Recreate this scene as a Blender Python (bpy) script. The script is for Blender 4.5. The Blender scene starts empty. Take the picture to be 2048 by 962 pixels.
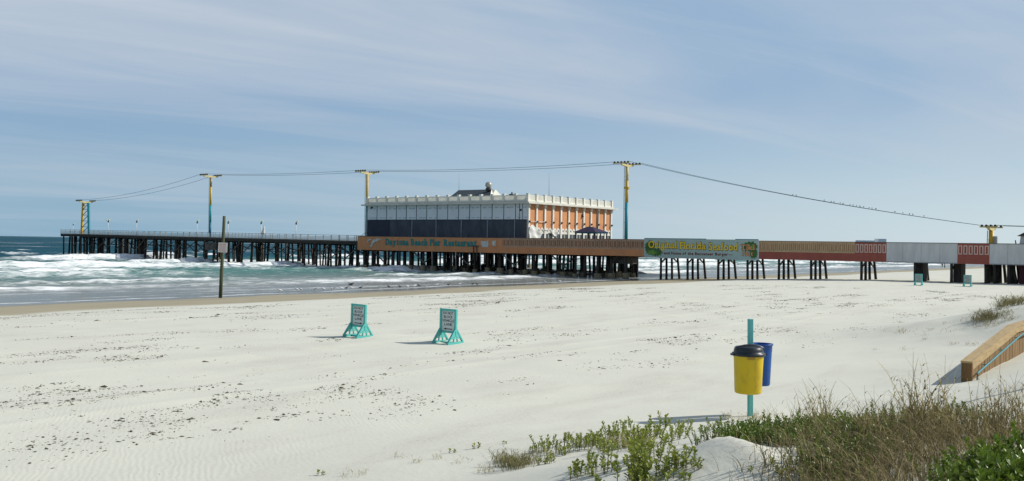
import bpy, math, random
import numpy as np
from mathutils import Matrix, Vector, Euler

random.seed(7)
rng = np.random.default_rng(11)
scene = bpy.context.scene
col = scene.collection
R = math.radians

# ------------------------------------------------------------------ camera, world, sun, exposure
CAM_Z = 5.5
FPX = 1950.0
cam_d = bpy.data.cameras.new("camera")
cam_d.sensor_width = 36.0
cam_d.lens = 36.0 * FPX / 2048.0
cam_d.clip_start = 0.1
cam_d.clip_end = 120000.0
cam = bpy.data.objects.new("camera", cam_d)
col.objects.link(cam)
CAM_M = Matrix.Rotation(R(90.223), 3, 'X') @ Matrix.Rotation(R(0.95), 3, 'Z')
cam.matrix_world = Matrix.Translation((0, 0, CAM_Z)) @ CAM_M.to_4x4()
scene.camera = cam

SUN_EL, SUN_AZ = 37.0, 9.0        # azimuth counted from +X towards +Y
world = bpy.data.worlds.new("World")
scene.world = world
world.use_nodes = True
wt = world.node_tree
for n in list(wt.nodes):
    wt.nodes.remove(n)


def wnode(t, **k):
    n = wt.nodes.new(t)
    for a, b in k.items():
        setattr(n, a, b)
    return n


w_out = wnode('ShaderNodeOutputWorld')
w_bg = wnode('ShaderNodeBackground')
w_bg.inputs['Strength'].default_value = 0.10
sky = wnode('ShaderNodeTexSky', sky_type='NISHITA')
sky.sun_disc = False
sky.sun_elevation = R(SUN_EL)
sky.sun_rotation = R(90 - SUN_AZ)
sky.altitude = 0
sky.air_density = 1.0
sky.dust_density = 0.2
sky.ozone_density = 2.5
# thin cirrus veil: streaks on a flat cloud layer far overhead
tc = wnode('ShaderNodeTexCoord')
sep = wnode('ShaderNodeSeparateXYZ')
wt.links.new(tc.outputs['Generated'], sep.inputs[0])
zc = wnode('ShaderNodeMath', operation='MAXIMUM'); zc.inputs[1].default_value = 0.0
wt.links.new(sep.outputs['Z'], zc.inputs[0])
zz = wnode('ShaderNodeMath', operation='ADD'); zz.inputs[1].default_value = 0.11
wt.links.new(zc.outputs[0], zz.inputs[0])
dx = wnode('ShaderNodeMath', operation='DIVIDE'); wt.links.new(sep.outputs['X'], dx.inputs[0]); wt.links.new(zz.outputs[0], dx.inputs[1])
dy = wnode('ShaderNodeMath', operation='DIVIDE'); wt.links.new(sep.outputs['Y'], dy.inputs[0]); wt.links.new(zz.outputs[0], dy.inputs[1])
comb = wnode('ShaderNodeCombineXYZ')
wt.links.new(dx.outputs[0], comb.inputs[0]); wt.links.new(dy.outputs[0], comb.inputs[1])


def cloud_noise(rot, sc, scale, detail, dist, lo, hi, loc=(0, 0, 0)):
    vr = wnode('ShaderNodeVectorRotate', rotation_type='Z_AXIS')
    vr.inputs['Angle'].default_value = R(-rot)
    wt.links.new(comb.outputs[0], vr.inputs['Vector'])
    mp = wnode('ShaderNodeMapping')
    mp.inputs['Scale'].default_value = sc
    mp.inputs['Location'].default_value = loc
    wt.links.new(vr.outputs[0], mp.inputs[0])
    nz = wnode('ShaderNodeTexNoise')
    nz.inputs['Scale'].default_value = scale
    nz.inputs['Detail'].default_value = detail
    nz.inputs['Roughness'].default_value = 0.55
    nz.inputs['Distortion'].default_value = dist
    wt.links.new(mp.outputs[0], nz.inputs['Vector'])
    mr = wnode('ShaderNodeMapRange')
    mr.inputs['From Min'].default_value = lo
    mr.inputs['From Max'].default_value = hi
    wt.links.new(nz.outputs['Fac'], mr.inputs['Value'])
    return mr.outputs[0]


c1 = cloud_noise(24, (0.40, 1.0, 1), 0.60, 8, 0.7, 0.36, 0.72, (3.1, 1.7, 0))
c2 = cloud_noise(33, (0.28, 1.3, 1), 1.1, 9, 1.3, 0.44, 0.76, (0.4, 2.2, 0))
cadd = wnode('ShaderNodeMath', operation='MULTIPLY_ADD')
wt.links.new(c2, cadd.inputs[0]); cadd.inputs[1].default_value = 0.46
cm0 = wnode('ShaderNodeMath', operation='MULTIPLY'); wt.links.new(c1, cm0.inputs[0]); cm0.inputs[1].default_value = 0.66
wt.links.new(cm0.outputs[0], cadd.inputs[2])
cclamp = wnode('ShaderNodeMath', operation='MINIMUM'); cclamp.inputs[1].default_value = 0.85
wt.links.new(cadd.outputs[0], cclamp.inputs[0])
hz = wnode('ShaderNodeMapRange')   # the veil is higher up, thin at the horizon
hz.inputs['From Min'].default_value = 0.0; hz.inputs['From Max'].default_value = 0.16
hz.inputs['To Min'].default_value = 0.38; hz.inputs['To Max'].default_value = 1.0
wt.links.new(sep.outputs['Z'], hz.inputs['Value'])
cmul = wnode('ShaderNodeMath', operation='MULTIPLY')
wt.links.new(cclamp.outputs[0], cmul.inputs[0]); wt.links.new(hz.outputs[0], cmul.inputs[1])
cmix = wnode('ShaderNodeMix', data_type='RGBA')
wt.links.new(cmul.outputs[0], cmix.inputs['Factor'])
# pale sea haze low over the horizon, whiter towards the sun side
hx = wnode('ShaderNodeMapRange', interpolation_type='SMOOTHSTEP')
hx.inputs['From Min'].default_value = -0.45; hx.inputs['From Max'].default_value = 0.60
wt.links.new(sep.outputs['X'], hx.inputs['Value'])
hcol = wnode('ShaderNodeMix', data_type='RGBA')
hcol.inputs['A'].default_value = (2.20, 3.80, 5.20, 1); hcol.inputs['B'].default_value = (5.6, 6.7, 7.1, 1)
wt.links.new(hx.outputs[0], hcol.inputs['Factor'])
ucol = wnode('ShaderNodeMix', data_type='RGBA')
ucol.inputs['A'].default_value = (2.55, 3.80, 5.45, 1); ucol.inputs['B'].default_value = (3.0, 4.3, 5.9, 1)
wt.links.new(hx.outputs[0], ucol.inputs['Factor'])
hup = wnode('ShaderNodeMapRange', interpolation_type='SMOOTHSTEP')
hup.inputs['From Min'].default_value = 0.0; hup.inputs['From Max'].default_value = 0.17
wt.links.new(sep.outputs['Z'], hup.inputs['Value'])
lowc = wnode('ShaderNodeMix', data_type='RGBA')
wt.links.new(hup.outputs[0], lowc.inputs['Factor']); wt.links.new(hcol.outputs['Result'], lowc.inputs['A']); wt.links.new(ucol.outputs['Result'], lowc.inputs['B'])
hfac = wnode('ShaderNodeMapRange', interpolation_type='SMOOTHSTEP')
hfac.inputs['From Min'].default_value = 0.15; hfac.inputs['From Max'].default_value = 0.75
hfac.inputs['To Min'].default_value = 0.94; hfac.inputs['To Max'].default_value = 0.0
wt.links.new(sep.outputs['Z'], hfac.inputs['Value'])
hmix = wnode('ShaderNodeMix', data_type='RGBA')
wt.links.new(hfac.outputs[0], hmix.inputs['Factor']); wt.links.new(sky.outputs[0], hmix.inputs['A']); wt.links.new(lowc.outputs['Result'], hmix.inputs['B'])
wt.links.new(hmix.outputs['Result'], cmix.inputs['A'])
cmix.inputs['B'].default_value = (5.2, 5.75, 6.4, 1)
wt.links.new(cmix.outputs['Result'], w_bg.inputs['Color'])
wt.links.new(w_bg.outputs[0], w_out.inputs['Surface'])

sun_d = bpy.data.lights.new("sun", 'SUN')
sun_d.energy = 4.3
sun_d.angle = R(0.53)
sun_d.color = (1.0, 0.955, 0.88)
sun = bpy.data.objects.new("sun", sun_d)
col.objects.link(sun)
sv = Vector((math.cos(R(SUN_EL)) * math.cos(R(SUN_AZ)), math.cos(R(SUN_EL)) * math.sin(R(SUN_AZ)), math.sin(R(SUN_EL))))
sun.rotation_euler = sv.to_track_quat('Z', 'Y').to_euler()
sun.location = (60, 10, 60)

vs = scene.view_settings
vs.view_transform = 'Standard'
vs.look = 'None'
vs.exposure = 0.13
vs.gamma = 1.0
vs.use_curve_mapping = False
scene.render.engine = 'CYCLES'
try:
    scene.cycles.use_denoising = True
    scene.cycles.max_bounces = 6
    scene.cycles.transparent_max_bounces = 8
    scene.cycles.caustics_reflective = False
    scene.cycles.caustics_refractive = False
except Exception:
    pass

# ------------------------------------------------------------------ geometry of the place
# pier frame: w runs along the pier towards the land, v along the coast away from us
NX, NY = 0.8025, -0.5967           # +w
SX, SY = 0.5967, 0.8025            # +v
PIER_ROT = math.atan2(NY, NX)


def PW(w, v, z=0.0):
    return Vector((NX * w + SX * v, NY * w + SY * v, z))


def ray(px, py):
    d = CAM_M @ Vector(((px - 1024) / FPX, -(py - 481) / FPX, -1))
    return d / d.y


def at(px, py, Y):
    d = ray(px, py)
    return Vector((0, 0, CAM_Z)) + d * Y


def on_v(px, py, v):
    d = ray(px, py)
    t = v / (d.x * SX + d.y * SY)
    p = d * t
    return p.x * NX + p.y * NY, CAM_Z + p.z


def vnoise(x, y, seed=0):
    x = np.asarray(x, dtype=np.float64); y = np.asarray(y, dtype=np.float64)
    xi = np.floor(x); yi = np.floor(y)
    fx = x - xi; fy = y - yi
    fx = fx * fx * (3 - 2 * fx); fy = fy * fy * (3 - 2 * fy)

    def h(a, b):
        s = np.sin(a * 127.1 + b * 311.7 + seed * 74.7) * 43758.5453
        return s - np.floor(s)
    a = h(xi, yi); b = h(xi + 1, yi); c = h(xi, yi + 1); d = h(xi + 1, yi + 1)
    return a + (b - a) * fx + (c - a) * fy + (a - b - c + d) * fx * fy


def fbm(x, y, seed=0, oct=4, gain=0.5):
    t = 0; amp = 1; tot = 0
    x = np.asarray(x, dtype=np.float64); y = np.asarray(y, dtype=np.float64)
    for i in range(oct):
        t = t + amp * vnoise(x * 2 ** i, y * 2 ** i, seed + i * 13)
        tot += amp
        amp *= gain
    return t / tot


# beach profile against the distance seaward u (= -w)
_PU = np.array([-6000, -400, -60, -14, -3, 0, 2, 3.5, 5, 7, 9, 10.5, 12, 14, 17, 25, 40, 52, 62, 72, 80, 90, 130, 400, 60000.])
_PZ = np.array([6, 5.2, 4.7, 4.3, 3.95, 3.75, 3.5, 3.3, 2.95, 2.42, 1.98, 1.76, 1.6, 1.45, 1.36, 1.31, 1.26, 0.98, 0.60, 0.26, 0.0, -.35, -1.6, -5, -8.])
_fu = np.arange(-60, 130, 0.05)
_fz = np.interp(_fu, _PU, _PZ)
_k = np.hanning(41); _k /= _k.sum()
_fz2 = np.convolve(np.pad(_fz, 20, mode='edge'), _k, mode='valid')


def terrain(X, Y):
    X = np.asarray(X, dtype=np.float64); Y = np.asarray(Y, dtype=np.float64)
    w = X * NX + Y * NY
    v = X * SX + Y * SY
    u = -w
    shift = np.interp(v, [0, 14.5, 17, 19, 22, 26, 30, 37, 42, 47, 60, 90, 200], [0, 0, -.3, -1.3, -2.5, -3.3, -3.4, -3.0, -1.4, 1.4, 3.2, 1.0, 0])
    wob = (fbm(v / 7.0, u / 30.0, 3, 3) - 0.5) * 2.4 * np.clip((24 - u) / 12, 0, 1) * (1 - .75 * np.exp(-((v - 23) / 8.0) ** 2))
    lx = np.clip((X - 5.2) / 2.6, 0, 1); lx = lx * lx * (3 - 2 * lx)
    shift = shift - 2.3 * lx * np.clip((v - 12.5) / 3.0, 0, 1) * np.clip((25 - v) / 5, 0, 1)
    ue = u - (shift + wob) * np.clip((26 - u) / 10, 0, 1)
    z = np.where((ue > -59) & (ue < 129), np.interp(ue, _fu, _fz2), np.interp(ue, _PU, _PZ))
    dune = np.clip((14 - ue) / 6, 0, 1)
    z = z + dune * (fbm(X / 1.8, Y / 1.8, 9, 3) - 0.5) * 0.13
    # hummocks on the near dune face
    for (cx, cy, a, r) in HUMMOCKS:
        z = z + a * np.exp(-((X - cx) ** 2 + (Y - cy) ** 2) / (2 * r * r))
    # wind-cut sand hump with a sharp crest
    q = ((X - MOUND[0]) * 0.80 + (Y - MOUND[1]) * 0.25)
    p2 = (-(X - MOUND[0]) * 0.30 + (Y - MOUND[1]) * 0.80)
    ridge = np.where(q < 0, np.exp(q / 1.5), np.exp(-q / 0.75))
    z = z + MOUND[2] * ridge * np.exp(-(p2 / 1.0) ** 2)
    # gentle relief of the open beach
    flat = np.clip((ue - 13) / 5, 0, 1) * np.clip((74 - u) / 10, 0, 1)
    z = z + flat * ((fbm(X / 6, Y / 6, 21, 3) - 0.5) * 0.10 + (fbm(u / 1.6, v / 5, 31, 3) - 0.5) * 0.05)
    wv = (fbm(v / 25.0, v * 0 + 3.3, 61, 2) - .5) * 3.0
    for (ur, am, wd) in ((21.0, .030, .22), (22.7, .030, .22), (28.5, .035, .5), (33.0, -.03, .2), (34.7, -.03, .2), (41.0, .03, .6), (47.0, -.03, .25), (48.7, -.03, .25)):
        z = z + am * np.exp(-((u - ur - wv) / wd) ** 2) * (fbm(v / 4.0, u * 0 + ur, 71, 2) > .33)
    for (cx, cy) in ((-6.2, 43.2), (-5.2, 43.5), (-2.0, 41.2), (-3.2, 41.0)):
        z = z + .07 * np.exp(-(((X - cx) / .9) ** 2 + ((Y - cy) / .5) ** 2))
    z = z + (fbm(v / 9.0, u / 9.0, 41, 2) - 0.5) * 0.10 * np.clip((u - 60) / 12, 0, 1)
    return z


HUMMOCKS = [(1.3, 13.4, 0.12, 1.1), (2.9, 14.6, 0.10, 0.9), (4.5, 18.2, 0.06, 0.5), (22, 44, 0.5, 4.0)]
MOUND = (2.32, 10.4, 0.54)


def gz(x, y):
    return float(terrain(np.array([x]), np.array([y]))[0])


def ground(px, py):
    d = ray(px, py)
    t = np.concatenate([np.arange(5, 60, 0.02), np.arange(60, 400, 0.2)])
    z = CAM_Z + d.z * t
    g = terrain(d.x * t, t)
    i = int(np.argmax(z <= g))
    return Vector((d.x * t[i], t[i], g[i]))


# ------------------------------------------------------------------ materials
def mat(name, c1, c2=None, scale=3.0, rough=0.7, bump=0.0, bump_scale=None, spec=0.3, detail=5, lo=0.35, hi=0.68, stretch=(1, 1, 1),
        metal=0.0, tint=False, transl=0.0, coord='Object'):
    m = bpy.data.materials.new(name)
    m.use_nodes = True
    t = m.node_tree
    b = t.nodes['Principled BSDF']
    b.inputs['Roughness'].default_value = rough
    b.inputs['Specular IOR Level'].default_value = spec
    b.inputs['Metallic'].default_value = metal
    if c2 is None:
        c2 = tuple(x * 0.8 for x in c1)
    tcn = t.nodes.new('ShaderNodeTexCoord')
    mp = t.nodes.new('ShaderNodeMapping')
    mp.inputs['Scale'].default_value = stretch
    t.links.new(tcn.outputs[coord], mp.inputs[0])
    nz = t.nodes.new('ShaderNodeTexNoise')
    nz.inputs['Scale'].default_value = scale
    nz.inputs['Detail'].default_value = detail
    nz.inputs['Roughness'].default_value = 0.6
    t.links.new(mp.outputs[0], nz.inputs['Vector'])
    mr = t.nodes.new('ShaderNodeMapRange')
    mr.inputs['From Min'].default_value = lo
    mr.inputs['From Max'].default_value = hi
    t.links.new(nz.outputs['Fac'], mr.inputs['Value'])
    mx = t.nodes.new('ShaderNodeMix'); mx.data_type = 'RGBA'
    mx.inputs['A'].default_value = (*c1, 1)
    mx.inputs['B'].default_value = (*c2, 1)
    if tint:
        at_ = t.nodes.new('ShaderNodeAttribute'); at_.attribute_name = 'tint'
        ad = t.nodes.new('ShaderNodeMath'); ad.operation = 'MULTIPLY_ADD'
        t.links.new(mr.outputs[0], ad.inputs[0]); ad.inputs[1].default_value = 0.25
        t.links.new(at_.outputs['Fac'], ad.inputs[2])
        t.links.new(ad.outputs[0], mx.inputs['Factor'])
    else:
        t.links.new(mr.outputs[0], mx.inputs['Factor'])
    t.links.new(mx.outputs['Result'], b.inputs['Base Color'])
    if bump:
        bp = t.nodes.new('ShaderNodeBump')
        bp.inputs['Strength'].default_value = bump
        bp.inputs['Distance'].default_value = 0.02
        if bump_scale:
            n2 = t.nodes.new('ShaderNodeTexNoise')
            n2.inputs['Scale'].default_value = bump_scale
            n2.inputs['Detail'].default_value = 4
            t.links.new(mp.outputs[0], n2.inputs['Vector'])
            t.links.new(n2.outputs['Fac'], bp.inputs['Height'])
        else:
            t.links.new(nz.outputs['Fac'], bp.inputs['Height'])
        t.links.new(bp.outputs[0], b.inputs['Normal'])
    if transl:
        tr = t.nodes.new('ShaderNodeBsdfTranslucent')
        t.links.new(mx.outputs['Result'], tr.inputs['Color'])
        ms = t.nodes.new('ShaderNodeMixShader')
        ms.inputs[0].default_value = transl
        t.links.new(b.outputs[0], ms.inputs[1]); t.links.new(tr.outputs[0], ms.inputs[2])
        t.links.new(ms.outputs[0], t.nodes['Material Output'].inputs['Surface'])
    return m


M = {}
M['pile'] = mat('creosote timber', (0.022, 0.020, 0.018), (0.055, 0.048, 0.038), 2.5, 0.85, 0.5, stretch=(1, 1, 0.25))
M['brace'] = mat('weathered brace timber', (0.05, 0.045, 0.04), (0.13, 0.12, 0.10), 1.2, 0.85)
M['footing'] = mat('barnacled concrete', (0.26, 0.22, 0.14), (0.12, 0.10, 0.06), 3.0, 0.9, 0.6)
M['deck'] = mat('deck planks', (0.16, 0.14, 0.11), (0.08, 0.07, 0.06), 2.0, 0.85, stretch=(0.3, 3, 1))
M['under'] = mat('dark stringers', (0.03, 0.028, 0.025), (0.055, 0.05, 0.04), 1.0, 0.9)
M['rail'] = mat('grey painted rail', (0.42, 0.44, 0.42), (0.30, 0.31, 0.29), 1.0, 0.7)
M['railtop'] = mat('dark top rail', (0.10, 0.12, 0.12), (0.17, 0.18, 0.17), 1.0, 0.7)
M['orange'] = mat('orange board paint', (0.58, 0.25, 0.105), (0.44, 0.20, 0.10), 1.1, 0.75, detail=8, stretch=(.9, 1, .3), lo=.42, hi=.74)
M['brown'] = mat('brown board paint', (0.30, 0.155, 0.085), (0.24, 0.13, 0.075), 0.6, 0.8)
M['tan'] = mat('tan baluster paint', (0.52, 0.36, 0.25), (0.40, 0.27, 0.18), 0.7, 0.75)
M['brown2'] = mat('ochre board paint', (0.40, 0.235, 0.13), (0.33, 0.195, 0.11), 0.6, 0.8)
M['tan2'] = mat('faded yellow baluster paint', (0.58, 0.43, 0.26), (0.46, 0.33, 0.19), 0.7, 0.75)
M['red'] = mat('brick red board paint', (0.33, 0.090, 0.065), (0.25, 0.075, 0.056), 1.3, 0.75, detail=8, stretch=(1, 1, .25), lo=.42, hi=.72)
M['pink'] = mat('pale pink frame paint', (0.62, 0.45, 0.38), (0.54, 0.38, 0.32), 0.8, 0.75)
M['greyboard'] = mat('grey white board', (0.57, 0.58, 0.57), (0.46, 0.46, 0.45), 1.3, 0.75, detail=8, stretch=(1.0, 1, .22), lo=.42, hi=.74)
M['seam2'] = mat('grey board joint', (0.30, 0.31, 0.31), (0.24, 0.24, 0.24), 1.0, 0.8)
M['trim'] = mat('dark trim', (0.09, 0.10, 0.10), (0.06, 0.07, 0.07), 1.0, 0.8)
M['signbg'] = mat('pale teal sign face', (0.38, 0.50, 0.46), (0.33, 0.44, 0.41), 0.3, 0.6)
M['signgreen'] = mat('painted palm green', (0.06, 0.17, 0.035), (0.03, 0.10, 0.03), 1.6, 0.6)
M['signlime'] = mat('painted leaf green', (0.16, 0.30, 0.05), (0.09, 0.20, 0.04), 1.6, 0.6)
M['yellow_letter'] = mat('yellow letter paint', (0.85, 0.62, 0.03), (0.80, 0.52, 0.03), 0.8, 0.5)
M['letter_dark'] = mat('dark letter outline', (0.05, 0.04, 0.02), (0.07, 0.05, 0.02), 0.8, 0.6)
M['maroon'] = mat('maroon letter paint', (0.16, 0.02, 0.03), (0.13, 0.02, 0.025), 0.8, 0.6)
M['tiki'] = mat('orange letter paint', (0.66, 0.28, 0.10), (0.70, 0.36, 0.18), 1.2, 0.6)
M['teal_letter'] = mat('teal letter paint', (0.015, 0.23, 0.22), (0.012, 0.18, 0.175), 1.0, 0.55)
M['cutout'] = mat('grey white cut-out paint', (0.60, 0.60, 0.55), (0.34, 0.36, 0.33), 3.0, 0.6)
M['white'] = mat('white masonry paint', (0.74, 0.73, 0.66), (0.60, 0.59, 0.51), 0.5, 0.75, detail=7)
M['cornice'] = mat('cream cornice paint', (0.62, 0.61, 0.54), (0.48, 0.47, 0.40), 0.6, 0.8)
M['wrap'] = mat('white house wrap', (0.66, 0.70, 0.72), (0.58, 0.62, 0.65), 0.4, 0.55)
M['wrapink'] = mat('faded blue print', (0.34, 0.41, 0.48), (0.42, 0.48, 0.54), 2.0, 0.6)
M['batten'] = mat('dark batten', (0.05, 0.08, 0.10), (0.08, 0.11, 0.12), 1.0, 0.8)
M['tarp'] = mat('navy mesh tarp', (0.032, 0.042, 0.060), (0.065, 0.078, 0.098), 0.6, 0.6, detail=8, stretch=(1, 1, .5))
M['tarpdark'] = mat('dark navy sheet', (0.012, 0.018, 0.04), (0.02, 0.028, 0.05), 0.5, 0.6)
M['seam'] = mat('pale tarp seam', (0.24, 0.27, 0.30), (0.15, 0.17, 0.20), 1.0, 0.6)
M['stucco'] = mat('orange stucco', (0.60, 0.27, 0.11), (0.46, 0.22, 0.115), 0.9, 0.85, detail=9, bump=0.1, lo=.40, hi=.70)
M['glassdark'] = mat('dark window glass', (0.03, 0.045, 0.05), (0.06, 0.08, 0.085), 0.6, 0.12, spec=0.6)
M['sheet'] = mat('torn white sheeting', (0.72, 0.72, 0.68), (0.58, 0.58, 0.54), 1.2, 0.7, bump=0.4)
M['slate'] = mat('dark slate roof', (0.035, 0.05, 0.06), (0.06, 0.075, 0.085), 1.2, 0.7, stretch=(0.4, 1, 3))
M['vent'] = mat('galvanised vent', (0.42, 0.42, 0.38), (0.28, 0.28, 0.26), 4.0, 0.45, metal=0.3)
M['dark'] = mat('dark metal', (0.025, 0.027, 0.03), (0.05, 0.05, 0.05), 2.0, 0.6)
M['tyellow'] = mat('tower yellow paint', (0.62, 0.40, 0.035), (0.50, 0.32, 0.05), 0.8, 0.5, detail=7)
M['trust'] = mat('rust streaked yellow paint', (0.20, 0.085, 0.035), (0.58, 0.40, 0.10), 1.2, 0.7, detail=7, lo=0.42, hi=0.60)
M['tteal'] = mat('tower teal paint', (0.02, 0.28, 0.33), (0.02, 0.23, 0.28), 0.7, 0.5)
M['tdteal'] = mat('tower dark teal paint', (0.01, 0.13, 0.20), (0.01, 0.10, 0.16), 0.7, 0.5)
M['tcream'] = mat('faded cream yellow steel', (0.62, 0.54, 0.26), (0.46, 0.36, 0.14), 1.5, 0.55)
M['cable'] = mat('greenish steel cable', (0.03, 0.13, 0.14), (0.04, 0.10, 0.11), 1.0, 0.6)
M['lampwhite'] = mat('white lamp pole paint', (0.75, 0.76, 0.74), (0.65, 0.66, 0.64), 2.0, 0.5)
M['lampshade'] = mat('pale yellow lamp shade', (0.62, 0.60, 0.24), (0.55, 0.54, 0.26), 2.0, 0.5)
M['kioskroof'] = mat('dark purple shingles', (0.022, 0.016, 0.045), (0.04, 0.028, 0.06), 2.5, 0.85, stretch=(1, 1, 3))
M['awn'] = mat('teal fascia', (0.02, 0.15, 0.19), (0.02, 0.11, 0.15), 1.0, 0.6)
M['teal'] = mat('turquoise sign paint', (0.10, 0.46, 0.41), (0.075, 0.37, 0.34), 6.0, 0.55, detail=6)
M['post'] = mat('turquoise post paint', (0.12, 0.44, 0.42), (0.09, 0.36, 0.35), 7.0, 0.6, detail=7, stretch=(1, 1, 0.3))
M['panel'] = mat('pale grey sign face', (0.58, 0.65, 0.63), (0.50, 0.57, 0.55), 3.0, 0.45)
M['panelback'] = mat('dull green grey sign face', (0.42, 0.50, 0.47), (0.36, 0.44, 0.41), 3.0, 0.5)
M['black'] = mat('black sign ink', (0.012, 0.012, 0.014), (0.02, 0.02, 0.02), 3.0, 0.6)
M['redink'] = mat('faded red sign ink', (0.50, 0.13, 0.13), (0.60, 0.28, 0.26), 9.0, 0.6)
M['signwhite'] = mat('white sign enamel', (0.78, 0.77, 0.73), (0.70, 0.69, 0.64), 4.0, 0.5)
M['pole'] = mat('green grey weathered pole', (0.105, 0.115, 0.07), (0.035, 0.042, 0.018), 1.6, 0.85, 0.5, stretch=(2, 2, 0.25))
M['binyellow'] = mat('yellow bin plastic', (0.60, 0.43, 0.012), (0.36, 0.25, 0.03), 4.5, 0.45, detail=10, lo=0.46, hi=0.82, bump=0.05, stretch=(1, 1, .5))
M['binblue'] = mat('blue bin plastic', (0.012, 0.085, 0.34), (0.010, 0.065, 0.27), 3.5, 0.4, detail=7)
M['binblack'] = mat('charcoal lid plastic', (0.016, 0.022, 0.028), (0.03, 0.036, 0.042), 3.5, 0.38, detail=7)
M['patch'] = mat('brown label patch', (0.40, 0.25, 0.03), (0.33, 0.20, 0.03), 9.0, 0.6)
M['wood'] = mat('treated ramp timber', (0.46, 0.335, 0.165), (0.31, 0.22, 0.11), 2.2, 0.8, 0.25, stretch=(0.7, 6, 6), detail=7)
M['plank'] = mat('brown ramp planks', (0.27, 0.17, 0.075), (0.17, 0.105, 0.05), 2.5, 0.85, 0.25, stretch=(6, 6, 0.6), detail=7)
M['woodend'] = mat('dark end post timber', (0.20, 0.115, 0.045), (0.13, 0.075, 0.03), 4.0, 0.85, 0.25, stretch=(4, 4, 0.6))
M['pipe'] = mat('teal handrail paint', (0.05, 0.27, 0.30), (0.04, 0.21, 0.25), 5.0, 0.4)
M['weed'] = mat('dried seaweed', (0.055, 0.05, 0.028), (0.14, 0.12, 0.075), 12.0, 0.9)
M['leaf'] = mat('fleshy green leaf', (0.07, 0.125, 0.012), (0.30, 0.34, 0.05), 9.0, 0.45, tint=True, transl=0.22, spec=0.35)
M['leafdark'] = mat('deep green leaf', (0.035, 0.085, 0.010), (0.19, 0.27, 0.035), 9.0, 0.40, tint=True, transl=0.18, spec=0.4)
M['stem'] = mat('brown plant stem', (0.10, 0.075, 0.04), (0.16, 0.12, 0.06), 20.0, 0.85)
M['dry'] = mat('dry brown grass', (0.045, 0.034, 0.014), (0.50, 0.405, 0.185), 8.0, 0.8, tint=True, transl=0.15)
M['olive'] = mat('olive grass', (0.085, 0.085, 0.03), (0.28, 0.25, 0.11), 8.0, 0.8, tint=True, transl=0.2)
M['gullw'] = mat('gull plumage', (0.70, 0.70, 0.68), (0.55, 0.56, 0.56), 8.0, 0.8)
M['gulld'] = mat('dark gull plumage', (0.06, 0.06, 0.06), (0.20, 0.20, 0.20), 5.0, 0.8)
M['haze_wall'] = mat('haze-tinted concrete', (0.84, 0.84, 0.82), (0.78, 0.79, 0.78), 0.05, 0.8)  # paleness stands in for distance haze, painted into the wall colour
M['haze_glass'] = mat('haze-tinted window bands', (0.66, 0.70, 0.72), (0.60, 0.65, 0.68), 0.05, 0.6)  # panes lightened likewise, air haze put into their colour
M['maroonwall'] = mat('maroon board', (0.07, 0.02, 0.03), (0.05, 0.018, 0.025), 1.0, 0.8)
M['skin'] = mat('skin', (0.45, 0.28, 0.20), (0.40, 0.25, 0.18), 3.0, 0.6)
M['cloth1'] = mat('dark jacket cloth', (0.04, 0.045, 0.06), (0.06, 0.06, 0.07), 5.0, 0.9)
M['cloth2'] = mat('navy trouser cloth', (0.05, 0.06, 0.09), (0.04, 0.045, 0.06), 5.0, 0.9)


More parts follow.
